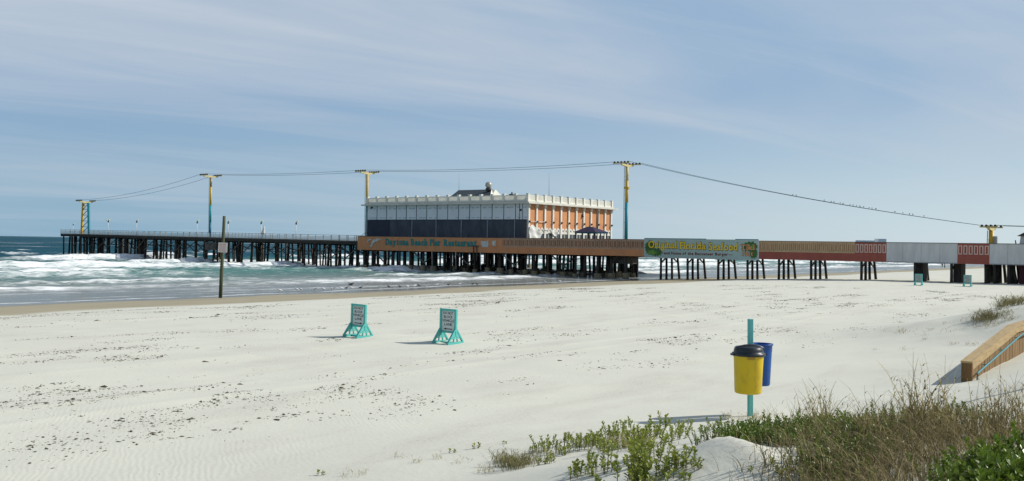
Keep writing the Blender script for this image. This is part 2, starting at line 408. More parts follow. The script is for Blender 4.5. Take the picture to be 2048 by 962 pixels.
# ------------------------------------------------------------------ mesh building
class MB:
    def __init__(self):
        self.v = []; self.f = []; self.smooth = []

    def add(self, vs_, fs_, smooth=False):
        o = len(self.v)
        self.v += [tuple(p) for p in vs_]
        self.f += [tuple(i + o for i in f) for f in fs_]
        self.smooth += [smooth] * len(fs_)
        return self

    def box(self, x0, x1, y0, y1, z0, z1):
        p = [(x0, y0, z0), (x1, y0, z0), (x1, y1, z0), (x0, y1, z0), (x0, y0, z1), (x1, y0, z1), (x1, y1, z1), (x0, y1, z1)]
        return self.add(p, [(0, 3, 2, 1), (4, 5, 6, 7), (0, 1, 5, 4), (1, 2, 6, 5), (2, 3, 7, 6), (3, 0, 4, 7)])

    def hexa(self, p):
        return self.add(p, [(0, 3, 2, 1), (4, 5, 6, 7), (0, 1, 5, 4), (1, 2, 6, 5), (2, 3, 7, 6), (3, 0, 4, 7)])

    def bar(self, a, b, w, h, up=(0, 0, 1)):
        a = Vector(a); b = Vector(b); d = (b - a).normalized(); up = Vector(up)
        s = d.cross(up)
        if s.length < 1e-4:
            s = d.cross(Vector((1, 0, 0)))
        s.normalize(); t = s.cross(d).normalized()
        p = [e + s * sx * w / 2 + t * sz * h / 2 for e in (a, b) for sx, sz in ((-1, -1), (1, -1), (1, 1), (-1, 1))]
        return self.add(p, [(0, 1, 2, 3), (7, 6, 5, 4), (0, 4, 5, 1), (1, 5, 6, 2), (2, 6, 7, 3), (3, 7, 4, 0)])

    def tube(self, pts, radii, n=8, cap=True):
        pts = [Vector(p) for p in pts]
        if not hasattr(radii, '__len__'):
            radii = [radii] * len(pts)
        vs_ = []; fs_ = []
        for i, p in enumerate(pts):
            d = (pts[min(i + 1, len(pts) - 1)] - pts[max(i - 1, 0)]).normalized()
            ref = Vector((0, 0, 1)) if abs(d.z) < 0.9 else Vector((1, 0, 0))
            s = d.cross(ref).normalized(); t = s.cross(d)
            for k in range(n):
                a = 2 * math.pi * k / n
                vs_.append(p + (s * math.cos(a) + t * math.sin(a)) * radii[i])
        for i in range(len(pts) - 1):
            for k in range(n):
                fs_.append((i * n + k, i * n + (k + 1) % n, (i + 1) * n + (k + 1) % n, (i + 1) * n + k))
        self.add(vs_, fs_, True)
        if cap:
            o = len(self.v) - len(vs_)
            self.f.append(tuple(o + k for k in range(n))[::-1]); self.smooth.append(False)
            e = o + (len(pts) - 1) * n
            self.f.append(tuple(e + k for k in range(n))); self.smooth.append(False)
        return self

    def lathe(self, prof, c=(0, 0, 0), n=24, sx=1.0, sy=1.0):
        vs_ = []; fs_ = []
        for r, z in prof:
            for k in range(n):
                a = 2 * math.pi * k / n
                vs_.append((c[0] + r * sx * math.cos(a), c[1] + r * sy * math.sin(a), c[2] + z))
        for i in range(len(prof) - 1):
            for k in range(n):
                fs_.append((i * n + k, i * n + (k + 1) % n, (i + 1) * n + (k + 1) % n, (i + 1) * n + k))
        self.add(vs_, fs_, True)
        o = len(self.v) - len(vs_)
        self.f.append(tuple(o + k for k in range(n))[::-1]); self.smooth.append(False)
        e = o + (len(prof) - 1) * n
        self.f.append(tuple(e + k for k in range(n))); self.smooth.append(False)
        return self

    def plate(self, poly, y0, y1):
        """a flat cut-out in the x-z plane with real thickness"""
        n = len(poly)
        vs_ = [(x, y0, z) for x, z in poly] + [(x, y1, z) for x, z in poly]
        fs_ = [tuple(range(n)), tuple(range(2 * n - 1, n - 1, -1))] + [(i, i + n, (i + 1) % n + n, (i + 1) % n) for i in range(n)]
        return self.add(vs_, fs_)

    def text(self, s, x0, x1, z0, z1, y, depth=0.03, bold=0.0, serif=False):
        x = 0.0; parts = []
        for ch in s:
            if ch == ' ':
                x += 0.30; continue
            vs_, fs_, wd = glyph(ch, bold)
            parts.append((x, vs_, fs_, ch))
            if serif:
                xs = [p[0] for p in vs_]; a, b = min(xs), max(xs)
                t = 0.075
                top = 0.72 if ch in 'DBFRPThlkdbi' or ch.isupper() else 0.53
                ser = []
                if ch in 'rilfFPTpy':
                    m_ = (a + b) / 2 if ch in 'ilTy' else a + 0.09
                    ser.append((m_ - 0.16, m_ + 0.16, -0.005, t))
                if ch in 'nhHRkmua':
                    ser += [(a - 0.05, a + 0.2, -0.005, t), (b - 0.2, b + 0.05, -0.005, t)]
                if ch in 'DBFPRhlnrkHbi':
                    ser.append((a - 0.08, a + 0.12, top - t, top))
                for (q0, q1, r0, r1) in ser:
                    parts.append((x, [(q0, r0, 0), (q1, r0, 0), (q1, r1, 0), (q0, r1, 0), (q0, r0, 1), (q1, r0, 1), (q1, r1, 1), (q0, r1, 1)],
                                  [(0, 3, 2, 1), (4, 5, 6, 7), (0, 1, 5, 4), (1, 2, 6, 5), (2, 3, 7, 6), (3, 0, 4, 7)], None))
            x += wd + 0.02 + bold
        tw = x
        zs = 0.73
        for (ox, vs_, fs_, ch) in parts:
            dep = depth * (1.0 if ch else 1.06)
            self.add([(x0 + (ox + p[0]) / tw * (x1 - x0), y - dep * p[2], z0 + p[1] / zs * (z1 - z0)) for p in vs_], fs_)
        return self

    def build(self, name, m, parent=None, off=(0, 0, 0), bevel=0.0):
        me = bpy.data.meshes.new(name)
        vv = [(p[0] - off[0], p[1] - off[1], p[2] - off[2]) for p in self.v]
        me.from_pydata(vv, [], self.f)
        me.polygons.foreach_set('use_smooth', self.smooth)
        me.validate()
        me.update()
        if isinstance(m, (list, tuple)):
            for x in m:
                me.materials.append(x)
        else:
            me.materials.append(m)
        o = bpy.data.objects.new(name, me)
        col.objects.link(o)
        if parent is not None:
            o.parent = parent
        if bevel:
            b = o.modifiers.new('soft edges', 'BEVEL'); b.width = bevel; b.segments = 2; b.limit_method = 'ANGLE'
        return o


_GL = {}


def glyph(ch, bold):
    k = (ch, round(bold, 3))
    if k in _GL:
        return _GL[k]
    cu = bpy.data.curves.new('glyph', 'FONT')
    cu.body = ch; cu.size = 1.0; cu.extrude = 0.5; cu.offset = bold; cu.resolution_u = 3
    ob = bpy.data.objects.new('glyph', cu)
    col.objects.link(ob)
    bpy.context.view_layer.update()
    me = bpy.data.meshes.new_from_object(ob)
    vs_ = [(p.co.x, p.co.y, p.co.z + 0.5) for p in me.vertices]
    fs_ = [tuple(p.vertices) for p in me.polygons]
    bpy.data.objects.remove(ob); bpy.data.curves.remove(cu); bpy.data.meshes.remove(me)
    xs = [p[0] for p in vs_]; a = min(xs)
    vs_ = [(p[0] - a, p[1], p[2]) for p in vs_]
    _GL[k] = (vs_, fs_, max(xs) - a + 0.06)
    return _GL[k]


def np_mesh(name, V, F, m, parent=None, attrs=None, smooth=False):
    """fast builder: F is an (n,k) array of equal-sized faces"""
    me = bpy.data.meshes.new(name)
    V = np.asarray(V, dtype=np.float32); F = np.asarray(F, dtype=np.int32)
    n, k = F.shape
    me.vertices.add(len(V)); me.vertices.foreach_set('co', V.ravel())
    me.loops.add(n * k); me.loops.foreach_set('vertex_index', F.ravel())
    me.polygons.add(n)
    me.polygons.foreach_set('loop_start', np.arange(0, n * k, k, dtype=np.int32))
    me.polygons.foreach_set('use_smooth', np.full(n, smooth, dtype=bool))
    for an, arr in (attrs or {}).items():
        a_ = me.attributes.new(an, 'FLOAT', 'POINT')
        a_.data.foreach_set('value', np.asarray(arr, dtype=np.float32))
    me.update(calc_edges=True)
    me.materials.append(m)
    o = bpy.data.objects.new(name, me)
    col.objects.link(o)
    if parent is not None:
        o.parent = parent
    return o


def tag(o, label=None, cat=None, group=None, kind=None):
    if label: o['label'] = label
    if cat: o['category'] = cat
    if group: o['group'] = group
    if kind: o['kind'] = kind
    return o


def empty(name, loc, rz=0.0, label=None, cat=None, group=None):
    o = bpy.data.objects.new(name, None)
    o.empty_display_size = 0.2
    col.objects.link(o)
    o.location = loc
    o.rotation_euler = (0, 0, rz)
    return tag(o, label, cat, group)


def copy_tree(o, parent=None):
    kids = list(o.children)
    c = o.copy()
    col.objects.link(c)
    if parent is not None:
        c.parent = parent
    for ch in kids:
        copy_tree(ch, c)
    return c


def grid_faces(nu, nv):
    i = np.arange((nu - 1) * (nv - 1))
    a = (i // (nv - 1)) * nv + i % (nv - 1)
    return np.stack([a, a + nv, a + nv + 1, a + 1], 1)


def steps(*segs):
    out = []
    for a, b, s in segs:
        out.append(np.arange(a, b, s))
    return np.concatenate(out)


# ------------------------------------------------------------------ beach (one sheet)
us = np.concatenate([-np.geomspace(6000, 40, 14), np.arange(-36, -6, 3.0), steps((-6, 0, .5), (0, 13, .1), (13, 30, .2), (30, 62, .4), (62, 84, .5), (84, 130, 4)),
                     np.geomspace(130, 60000, 14)])
vv_ = np.concatenate([-np.geomspace(20000, 40, 12), steps((-36, 3, 3), (3, 25, .11), (25, 60, .25), (60, 120, .7), (120, 300, 2)), np.geomspace(300, 60000, 34)])
U, Vv = np.meshgrid(us, vv_, indexing='ij')
GX = -NX * U + SX * Vv; GY = -NY * U + SY * Vv
GZ = terrain(GX, GY)
far = Vv > 400
wet = np.clip((U + (fbm(Vv / 6.0, U / 12.0, 5, 3) - .5) * 5 - 61.0) / 2.2, 0, 1)
film = np.clip((U - 73.0 + (fbm(Vv / 9.0, U / 30.0, 8, 3) - .5) * 5) / 3.5, 0, 1)


def sand_material():
    m = bpy.data.materials.new('beach sand')
    m.use_nodes = True
    t = m.node_tree; N = t.nodes; L = t.links
    b = N['Principled BSDF']
    tcn = N.new('ShaderNodeTexCoord')

    def noise(scale, detail=4, vec=None, rough=.55, dist=0.0):
        n = N.new('ShaderNodeTexNoise'); n.inputs['Scale'].default_value = scale; n.inputs['Detail'].default_value = detail
        n.inputs['Roughness'].default_value = rough; n.inputs['Distortion'].default_value = dist
        L.new(vec if vec is not None else tcn.outputs['Object'], n.inputs['Vector'])
        return n

    def mapping(rot, sc):
        mp = N.new('ShaderNodeMapping'); mp.vector_type = 'TEXTURE' if False else 'POINT'
        r1 = N.new('ShaderNodeVectorRotate'); r1.rotation_type = 'Z_AXIS'; r1.inputs['Angle'].default_value = R(rot)
        L.new(tcn.outputs['Object'], r1.inputs['Vector'])
        mp.inputs['Scale'].default_value = sc
        L.new(r1.outputs[0], mp.inputs[0])
        return mp.outputs[0]

    def rng_(val, lo, hi, a=0., b_=1.):
        r = N.new('ShaderNodeMapRange'); r.inputs['From Min'].default_value = lo; r.inputs['From Max'].default_value = hi
        r.inputs['To Min'].default_value = a; r.inputs['To Max'].default_value = b_
        L.new(val, r.inputs['Value']); return r.outputs[0]

    def mix(f, a, b_):
        x = N.new('ShaderNodeMix'); x.data_type = 'RGBA'
        if hasattr(f, 'links'): L.new(f, x.inputs['Factor'])
        else: x.inputs['Factor'].default_value = f
        for s, val in (('A', a), ('B', b_)):
            if hasattr(val, 'links'): L.new(val, x.inputs[s])
            else: x.inputs[s].default_value = (*val, 1)
        return x.outputs['Result']

    def math_(op, a, b_=None, c=None):
        x = N.new('ShaderNodeMath'); x.operation = op
        for i, val in enumerate((a, b_, c)):
            if val is None: continue
            if hasattr(val, 'links'): L.new(val, x.inputs[i])
            else: x.inputs[i].default_value = val
        return x.outputs[0]
    along = mapping(36.6, (0.55, 0.16, 1))      # stretched along the coast
    big = noise(0.35, 5)
    streak = noise(1.0, 6, along, .62, .3)
    fine = noise(14, 5, None, .7)
    grain = noise(70, 3, None, .7)
    c = mix(rng_(big.outputs['Fac'], .35, .7), (0.605, 0.600, 0.505), (0.565, 0.560, 0.475))
    c = mix(rng_(streak.outputs['Fac'], .52, .75, 0, .45), c, (0.47, 0.45, 0.385))
    # faint film of crushed weed in the streaks
    fl = math_('MULTIPLY', rng_(streak.outputs['Fac'], .53, .68), rng_(fine.outputs['Fac'], .55, .68, 0, .75))
    c = mix(fl, c, (0.25, 0.235, 0.18))
    c = mix(rng_(grain.outputs['Fac'], .62, .75, 0, .22), c, (0.30, 0.28, 0.22))
    wa = N.new('ShaderNodeAttribute'); wa.attribute_name = 'wet'
    fa = N.new('ShaderNodeAttribute'); fa.attribute_name = 'film'
    wcol = mix(rng_(streak.outputs['Fac'], .4, .65), (0.36, 0.315, 0.205), (0.30, 0.262, 0.175))
    c = mix(wa.outputs['Fac'], c, wcol)
    c = mix(fa.outputs['Fac'], c, (0.13, 0.125, 0.105))
    L.new(c, b.inputs['Base Color'])
    ro = math_('MULTIPLY_ADD', wa.outputs['Fac'], -0.25, 0.92)
    ro = math_('MULTIPLY_ADD', fa.outputs['Fac'], -0.47, ro)
    L.new(ro, b.inputs['Roughness'])
    b.inputs['Specular IOR Level'].default_value = 0.25
    # wind ripples
    rip = N.new('ShaderNodeTexWave'); rip.wave_type = 'BANDS'; rip.bands_direction = 'X'; rip.wave_profile = 'SIN'
    rip.inputs['Scale'].default_value = 2.6; rip.inputs['Distortion'].default_value = 11.0
    rip.inputs['Detail'].default_value = 2.5; rip.inputs['Detail Scale'].default_value = 0.55
    L.new(mapping(-18, (1, 0.55, 1)), rip.inputs['Vector'])
    ripmask = noise(0.16, 3)
    rh = math_('MULTIPLY', rip.outputs['Fac'], rng_(ripmask.outputs['Fac'], .50, .66, .08, 1))
    dry = math_('SUBTRACT', 1.0, wa.outputs['Fac'])
    b1 = N.new('ShaderNodeBump'); b1.inputs['Distance'].default_value = 0.010; b1.inputs['Strength'].default_value = 0.21
    L.new(math_('MULTIPLY', rh, dry), b1.inputs['Height'])
    b2 = N.new('ShaderNodeBump'); b2.inputs['Distance'].default_value = 0.03; b2.inputs['Strength'].default_value = 0.35
    n5 = noise(7, 5, None, .65)
    L.new(math_('MULTIPLY', n5.outputs['Fac'], dry), b2.inputs['Height']); L.new(b1.outputs[0], b2.inputs['Normal'])
    L.new(b2.outputs[0], b.inputs['Normal'])
    return m


beach = np_mesh('beach', np.stack([GX.ravel(), GY.ravel(), GZ.ravel()], 1), grid_faces(len(us), len(vv_))[:, ::-1], sand_material(),
                attrs={'wet': wet.ravel(), 'film': film.ravel()}, smooth=True)
tag(beach, kind='structure')

# ------------------------------------------------------------------ sea
us = np.concatenate([steps((74, 112, .4), (112, 262, .6), (262, 420, 2.5)), np.geomspace(420, 60000, 60)])
vv_ = np.concatenate([-np.geomspace(30000, 60, 12), steps((-50, 20, 5), (20, 300, .55), (300, 700, 4)), np.geomspace(700, 90000, 40)])
U, Vv = np.meshgrid(us, vv_, indexing='ij')
foam = np.zeros_like(U); Z = np.zeros_like(U)
fine_v = (Vv > -60) & (Vv < 1500)
#           u0    amp  foam reach  seed
BREAKERS = [(99.5, .34, 4.5, 1), (113, .20, 4, 9), (132, .66, 11, 2), (148, .26, 5, 10), (169, .78, 14, 3), (197, .48, 11, 4), (229, .90, 10, 5), (254, .6, 5, 6), (290, .5, 4, 7), (345, .45, 3, 8)]
for (u0, amp, reach, sd) in BREAKERS:
    uc = u0 + (fbm(Vv / 55.0, Vv * 0 + sd, sd, 3) - .5) * 12
    a = amp * (0.42 + 1.05 * np.clip((fbm(Vv / 24.0, Vv * 0 + 7.3 * sd, sd + 50, 3) - .3) * 2.2, 0, 1.1))
    d = U - uc
    prof = np.where(d < 0, np.exp(-(d / (0.9 + amp)) ** 2), np.exp(-(d / (3.0 + 2.5 * amp)) ** 2))
    Z += a * prof
    brk = np.clip((a / amp - 0.45) * 1.8, 0, 1)
    if 125 < u0 < 200: brk = np.clip(brk + .22, 0, 1)
    if u0 < 110: brk = np.clip(brk + .55, 0, 1)
    if u0 > 240: brk = np.clip((a / amp - 1.1) * 2.5, 0, 1)
    rag = (fbm(Vv / 2.6, U / 3.0, sd + 90, 4) - .38) * 2.2
    body = np.where(d > 0, np.clip(1 - d / (0.9 + amp), 0, 1), np.clip(1 + d / reach, 0, 1))
    foam = np.maximum(foam, .92 * brk * np.clip(body * .95 + rag * 0.8 * (body > 0.02), 0, 1))
    # lacy leftovers shoreward of the breaker
    left = np.clip(1 + d / (reach * 3.2), 0, 1) * (d < 0)
    foam = np.maximum(foam, left * np.clip(brk + .15, 0, 1) * 0.50 * np.clip((fbm(Vv / 9.0, U / 2.2, sd + 140, 4) - .30) * 4, 0, 1))
Z += (fbm(Vv / 3.5, U / 2.0, 77, 4) - .5) * .30 * np.clip((U - 92) / 30, 0.04, 1)
Z += (foam > .4) * (fbm(Vv / 1.7, U / 1.4, 78, 3) - .4) * .62 * np.clip((U - 90) / 20, 0, 1)
Z *= np.clip((U - 78) / 14, 0, 1)
calm = np.clip((1500 - np.hypot(U, Vv)) / 900, 0, 1)
Z = Z * calm
# offshore: swell lines and a few whitecaps
sw = fbm(Vv / 60.0, U / 16.0, 301, 3)
cap = np.clip((fbm(Vv / 9.0, U / 5.0, 201, 3) - .70) * 9, 0, 1) * (U > 240)
foam = np.maximum(foam, cap * .9)
Z += (sw - .5) * 1.0 * np.clip((U - 235) / 40, 0, 1) * calm
# swash line
edge = 80.2 + (fbm(Vv / 14.0, Vv * 0, 401, 4) - .5) * 4.5
foam = np.maximum(foam, np.clip(1 - np.abs(U - edge) / .9, 0, 1) * .85)
foam = np.maximum(foam, .5 * np.clip((fbm(Vv / 22.0, U / 1.6, 402, 4) - .55) * 6, 0, 1) * (U > 83) * (U < 110))
Z = np.where(U < 76, -0.4, Z + 0.03)
shallow = np.clip((138 - U) / 44, 0, 1)
green = np.clip((262 - U) / 90, 0, 1)


def sea_material():
    m = bpy.data.materials.new('sea water')
    m.use_nodes = True
    t = m.node_tree; N = t.nodes; L = t.links
    b = N['Principled BSDF']

    def attr(n):
        a_ = N.new('ShaderNodeAttribute'); a_.attribute_name = n; return a_.outputs['Fac']

    def mix(f, a, b_):
        x = N.new('ShaderNodeMix'); x.data_type = 'RGBA'
        L.new(f, x.inputs['Factor'])
        for s, val in (('A', a), ('B', b_)):
            if hasattr(val, 'links'): L.new(val, x.inputs[s])
            else: x.inputs[s].default_value = (*val, 1)
        return x.outputs['Result']
    tcn = N.new('ShaderNodeTexCoord')
    rot = N.new('ShaderNodeVectorRotate'); rot.rotation_type = 'Z_AXIS'; rot.inputs['Angle'].default_value = R(36.6)
    L.new(tcn.outputs['Object'], rot.inputs['Vector'])
    mp = N.new('ShaderNodeMapping'); mp.inputs['Scale'].default_value = (1.0, .28, 1)
    L.new(rot.outputs[0], mp.inputs[0])

    def noise(s, d, r=.6):
        n = N.new('ShaderNodeTexNoise'); n.inputs['Scale'].default_value = s; n.inputs['Detail'].default_value = d; n.inputs['Roughness'].default_value = r
        L.new(mp.outputs[0], n.inputs['Vector']); return n.outputs['Fac']
    n1 = noise(.5, 6); n2 = noise(.06, 5); n3 = noise(1.3, 6, .7)
    r2 = N.new('ShaderNodeMapRange'); r2.inputs['From Min'].default_value = .35; r2.inputs['From Max'].default_value = .65
    L.new(n2, r2.inputs['Value'])
    deep = mix(r2.outputs[0], (0.002, 0.046, 0.074), (0.004, 0.068, 0.096))
    grn = mix(r2.outputs[0], (0.035, 0.140, 0.130), (0.085, 0.200, 0.180))
    c = mix(attr('green'), deep, grn)
    c = mix(attr('shallow'), c, (0.19, 0.205, 0.19))
    # foam breaks up into lace where it is thin
    th = N.new('ShaderNodeMath'); th.operation = 'MULTIPLY_ADD'; L.new(n3, th.inputs[0]); th.inputs[1].default_value = 2.0; th.inputs[2].default_value = -1.12
    ad = N.new('ShaderNodeMath'); ad.operation = 'ADD'; L.new(attr('foam'), ad.inputs[0]); L.new(th.outputs[0], ad.inputs[1])
    fr = N.new('ShaderNodeMapRange'); fr.inputs['From Min'].default_value = .10; fr.inputs['From Max'].default_value = .85
    L.new(ad.outputs[0], fr.inputs['Value'])
    c = mix(fr.outputs[0], c, (0.78, 0.80, 0.79))
    bp = N.new('ShaderNodeBump'); bp.inputs['Distance'].default_value = .5; bp.inputs['Strength'].default_value = .65
    sh = N.new('ShaderNodeMath'); sh.operation = 'MULTIPLY_ADD'; L.new(attr('shallow'), sh.inputs[0]); sh.inputs[1].default_value = -.8; sh.inputs[2].default_value = 1
    hh = N.new('ShaderNodeMath'); hh.operation = 'MULTIPLY'; nn = N.new('ShaderNodeMath'); nn.operation = 'MULTIPLY_ADD'; L.new(n3, nn.inputs[0]); nn.inputs[1].default_value = .5; L.new(n1, nn.inputs[2])
    L.new(nn.outputs[0], hh.inputs[0]); L.new(sh.outputs[0], hh.inputs[1])
    L.new(hh.outputs[0], bp.inputs['Height'])
    N.remove(b)
    df = N.new('ShaderNodeBsdfDiffuse'); L.new(c, df.inputs['Color']); L.new(bp.outputs[0], df.inputs['Normal'])
    gs = N.new('ShaderNodeBsdfGlossy'); gs.inputs['Roughness'].default_value = .16; L.new(bp.outputs[0], gs.inputs['Normal'])
    fn = N.new('ShaderNodeFresnel'); fn.inputs['IOR'].default_value = 1.33; L.new(bp.outputs[0], fn.inputs['Normal'])
    k1 = N.new('ShaderNodeMath'); k1.operation = 'MULTIPLY_ADD'; L.new(attr('shallow'), k1.inputs[0]); k1.inputs[1].default_value = .40; k1.inputs[2].default_value = .16
    k2 = N.new('ShaderNodeMath'); k2.operation = 'MULTIPLY'; L.new(fn.outputs[0], k2.inputs[0]); L.new(k1.outputs[0], k2.inputs[1])
    k3 = N.new('ShaderNodeMath'); k3.operation = 'SUBTRACT'; k3.inputs[0].default_value = 1.0; L.new(fr.outputs[0], k3.inputs[1])
    k4 = N.new('ShaderNodeMath'); k4.operation = 'MULTIPLY'; L.new(k2.outputs[0], k4.inputs[0]); L.new(k3.outputs[0], k4.inputs[1])
    ms = N.new('ShaderNodeMixShader'); L.new(k4.outputs[0], ms.inputs[0]); L.new(df.outputs[0], ms.inputs[1]); L.new(gs.outputs[0], ms.inputs[2])
    L.new(ms.outputs[0], N['Material Output'].inputs['Surface'])
    return m


SXg = -NX * U + SX * Vv; SYg = -NY * U + SY * Vv
sea = np_mesh('sea', np.stack([SXg.ravel(), SYg.ravel(), Z.ravel()], 1), grid_faces(len(us), len(vv_))[:, ::-1], sea_material(),
              attrs={'foam': foam.ravel(), 'shallow': shallow.ravel(), 'green': green.ravel()}, smooth=True)
tag(sea, kind='structure')

# ------------------------------------------------------------------ the pier
PV = 142.0            # v of its near face
DZ = 5.7              # deck height
PO = (-150.0, PV, 0.0)
pier = empty('wooden_pier', PW(*PO), PIER_ROT, 'long wooden pier on dark piles running from the sand out into the surf', 'pier')


def deckz(w):
    return DZ + 0.75 * np.clip((-146 - w) / 115.0, 0, 1)


def pb(mb, name, m, parent=None, **k):
    return mb.build(name, m, parent if parent is not None else pier, PO, **k)


WL = on_v(715, 485, PV)[0]       # sea end of the painted boards
W2 = on_v(1005, 490, PV)[0]
W3 = on_v(1289, 495, PV)[0]
W4 = on_v(1517, 500, PV)[0]
W5 = on_v(1710, 505, PV)[0]
W6 = on_v(1773, 505, PV)[0]
W7 = on_v(1915, 505, PV)[0]
W8 = on_v(1979, 508, PV)[0]
WE = 14.0
WS = on_v(121, 465, PV + 2.0)[0]                      # sea end of the pier

# decks
d = MB()
d.box(W3 - 2, WE, PV + .16, PV + 6.6, DZ - .3, DZ)
pb(d, 'deck', M['deck'])
d = MB(); d.box(WL, W3 - 2.004, PV + .16, PV + 38, DZ - .3, DZ); pb(d, 'deck', M['deck'])
d = MB()
nseg = 12
for i in range(nseg):
    a = WL + (WS - WL) * i / nseg; b_ = WL + (WS - WL) * (i + 1) / nseg
    za, zb = float(deckz(a)), float(deckz(b_))
    d.hexa([(b_, PV + 2, zb - .25), (a, PV + 2, za - .25), (a, PV + 9, za - .25), (b_, PV + 9, zb - .25),
            (b_, PV + 2, zb), (a, PV + 2, za), (a, PV + 9, za), (b_, PV + 9, zb)])
pb(d, 'deck', M['deck'])
# stringers under the decks
d = MB()
for vv in (PV + .5, PV + 2.3, PV + 4.2, PV + 6.1):
    d.box(W3 - 2, WE, vv - .12, vv + .12, DZ - 1.45, DZ - .303)
for vv in np.arange(PV + .5, PV + 38, 3.6):
    d.box(WL, W3 - 2.004, vv - .15, vv + .15, DZ - 1.75, DZ - .303)
for ww in np.arange(WL + .5, W3 - 2, 3.3):
    d.box(ww - .15, ww + .15, PV + .7, PV + 38, DZ - 2.1, DZ - 1.753)
for vv in (PV + 2.15, PV + 5.5, PV + 8.8):
    for i in range(nseg):
        a = WL + (WS - WL) * i / nseg; b_ = WL + (WS - WL) * (i + 1) / nseg
        za, zb = float(deckz(a)) - .253, float(deckz(b_)) - .253
        d.hexa([(b_, vv - .12, zb - .55), (a, vv - .12, za - .55), (a, vv + .12, za - .55), (b_, vv + .12, zb - .55),
                (b_, vv - .12, zb), (a, vv - .12, za), (a, vv + .12, za), (b_, vv + .12, zb)])
pb(d, 'stringer', M['under'])

# piles: nearest hundred each a part, the rest one part
piles = []      # (priority, mesh data, footing)


def pile(w, v, lw=0.0, lv=0.0, ztop=None, r=.17, footing=False, prio=None, jag=True):
    ztop = ztop if ztop is not None else float(deckz(w)) - .6
    p = PW(w, v)
    g = gz(p.x, p.y)
    zb = min(g, 0.4) - .8
    h = ztop - zb
    piles.append(((prio if prio is not None else p.y), w, v, lw, lv, ztop, zb, r, footing, g))


bents = [1317, 1370, 1432, 1490, 1553, 1617, 1718, 1825, 1898, 1966, 1984, 2012]
bent_w = []
for i, px in enumerate(bents):
    w0 = on_v(px + 5, 556, PV + .6)[0]
    bent_w.append(w0)
    rr = .20
    pile(w0, PV + .5, 0.10 if i % 2 else .02, -.02, DZ - 1.0, rr, prio=i)
    pile(w0, PV + 2.4, .06, .0, DZ - 1.0, rr, prio=i)
    pile(w0, PV + 4.2, .14, .05, DZ - 1.0, rr, prio=i)
    pile(w0 + .1, PV + 6.0, .45, .25, DZ - 1.0, rr, prio=i)
for (px, lean) in ((2030, -1.1), (2022, .9), (2040, .2), (2000, -1.0)):
    pile(on_v(px, 556, PV + 2)[0], PV + 2.2, lean, .1, DZ - 1, .24, prio=20)
for j, vv in enumerate((PV + .8, PV + 4.2, PV + 8, PV + 12.5, PV + 18, PV + 24, PV + 31, PV + 37)):
    for k, ww in enumerate(np.arange(WL + 1.0, W3 - 3, 2.7)):
        pj = PW(ww, vv)
        if j > 2 and rng.random() < .18: continue
        if pj.x / pj.y > (1272 - 1024) / FPX: continue
        pile(ww + rng.normal(0, .35), vv + rng.normal(0, .25), rng.normal(0, .16), 0, DZ - 1.75, .20 + .08 * rng.random(), footing=(rng.random() < (.75 if j < 2 else .4)), prio=30 + j * 50)
for k, ww in enumerate(np.arange(WL - 2.0, WS + 1, -4.3)):
    dense = ww < -222
    for vv in ((PV + 2.3, PV + 5.5, PV + 8.6)):
        pile(ww + rng.normal(0, .5), vv, rng.normal(0, .35), rng.normal(0, .2), float(deckz(ww)) - .8, .21, footing=(rng.random() < .22 and not dense), prio=50 + k + (25 if vv > PV + 3 else 0))
    for q in range(5 if dense else 3):
        pile(ww + rng.uniform(-2.1, 2.1), PV + rng.uniform(2.5, 8.5), rng.normal(0, .5), 0, float(deckz(ww)) - .8, (.19 + .07 * dense), prio=90 + k)
piles.sort(key=lambda q: q[0])
rest = MB(); restf = MB()
for i, (pr, w, v, lw, lv, zt, zb, r, ft, g) in enumerate(piles):
    h = zt - zb
    mb = MB() if i < 100 else rest
    mid = .5
    mb.tube([(w, v, zt), (w + lw * .5 + rng.normal(0, .02), v + lv * .5, zt - h * .5), (w + lw, v + lv, zb)], [r * .92, r, r * 1.08], 8)
    o = None
    if i < 100:
        o = pb(mb, 'pile', M['pile'])
    if ft:
        top = max(g, 0) + rng.uniform(.55, 1.15)
        fm = MB() if i < 100 else restf
        fm.lathe([(r * 2.3, zb), (r * 2.3, top - .1), (r * 2.0, top)], (w + lw * .8, v + lv * .8, 0), 10)
        if i < 100:
            pb(fm, 'footing', M['footing'], o)
o = pb(rest, 'far_piles', M['pile']); o['kind'] = 'stuff'
o = pb(restf, 'far_footings', M['footing']); o['kind'] = 'stuff'

# braces
for w0 in bent_w[:10]:
    mb = MB()
    z1 = DZ - 1.4
    mb.bar((w0 - .05, PV + .3, z1 - 1.6), (w0 + .1, PV + 3.3, z1), .1, .26)
    mb.bar((w0 + .1, PV + 6.0, z1 - 1.3), (w0 + .02, PV + 3.3, z1 + .05), .1, .26)
    mb.bar((w0 - .22, PV + .2, z1 + .35), (w0 - .22, PV + 6.5, z1 + .35), .14, .3)
    pb(mb, 'cross_brace', M['brace'])
fr = list(np.arange(WL - 2.0, WS + 4, -4.3))
for k in range(len(fr) - 1):
    a, b_ = fr[k], fr[k + 1]
    mb = MB()
    za = float(deckz(a)) - 1.1
    q = rng.random()
    if q < .75:
        mb.bar((a, PV + 2.0, za - .2), (b_, PV + 2.05, za - 2.4 - rng.random()), .08, .22)
    if q > .25:
        mb.bar((a, PV + 5.3, za - 2.4 - rng.random()), (b_, PV + 5.25, za - .2), .08, .22)
    mb.bar((a, PV + 8.4, za - 1.6), (b_, PV + 8.3, za - .3 - 1.5 * rng.random()), .08, .22)
    mb.bar((a - .3, PV + 1.9, za + .15), (a - .3, PV + 9.2, za + .15), .2, .3)
    pb(mb, 'cross_brace', M['brace'])
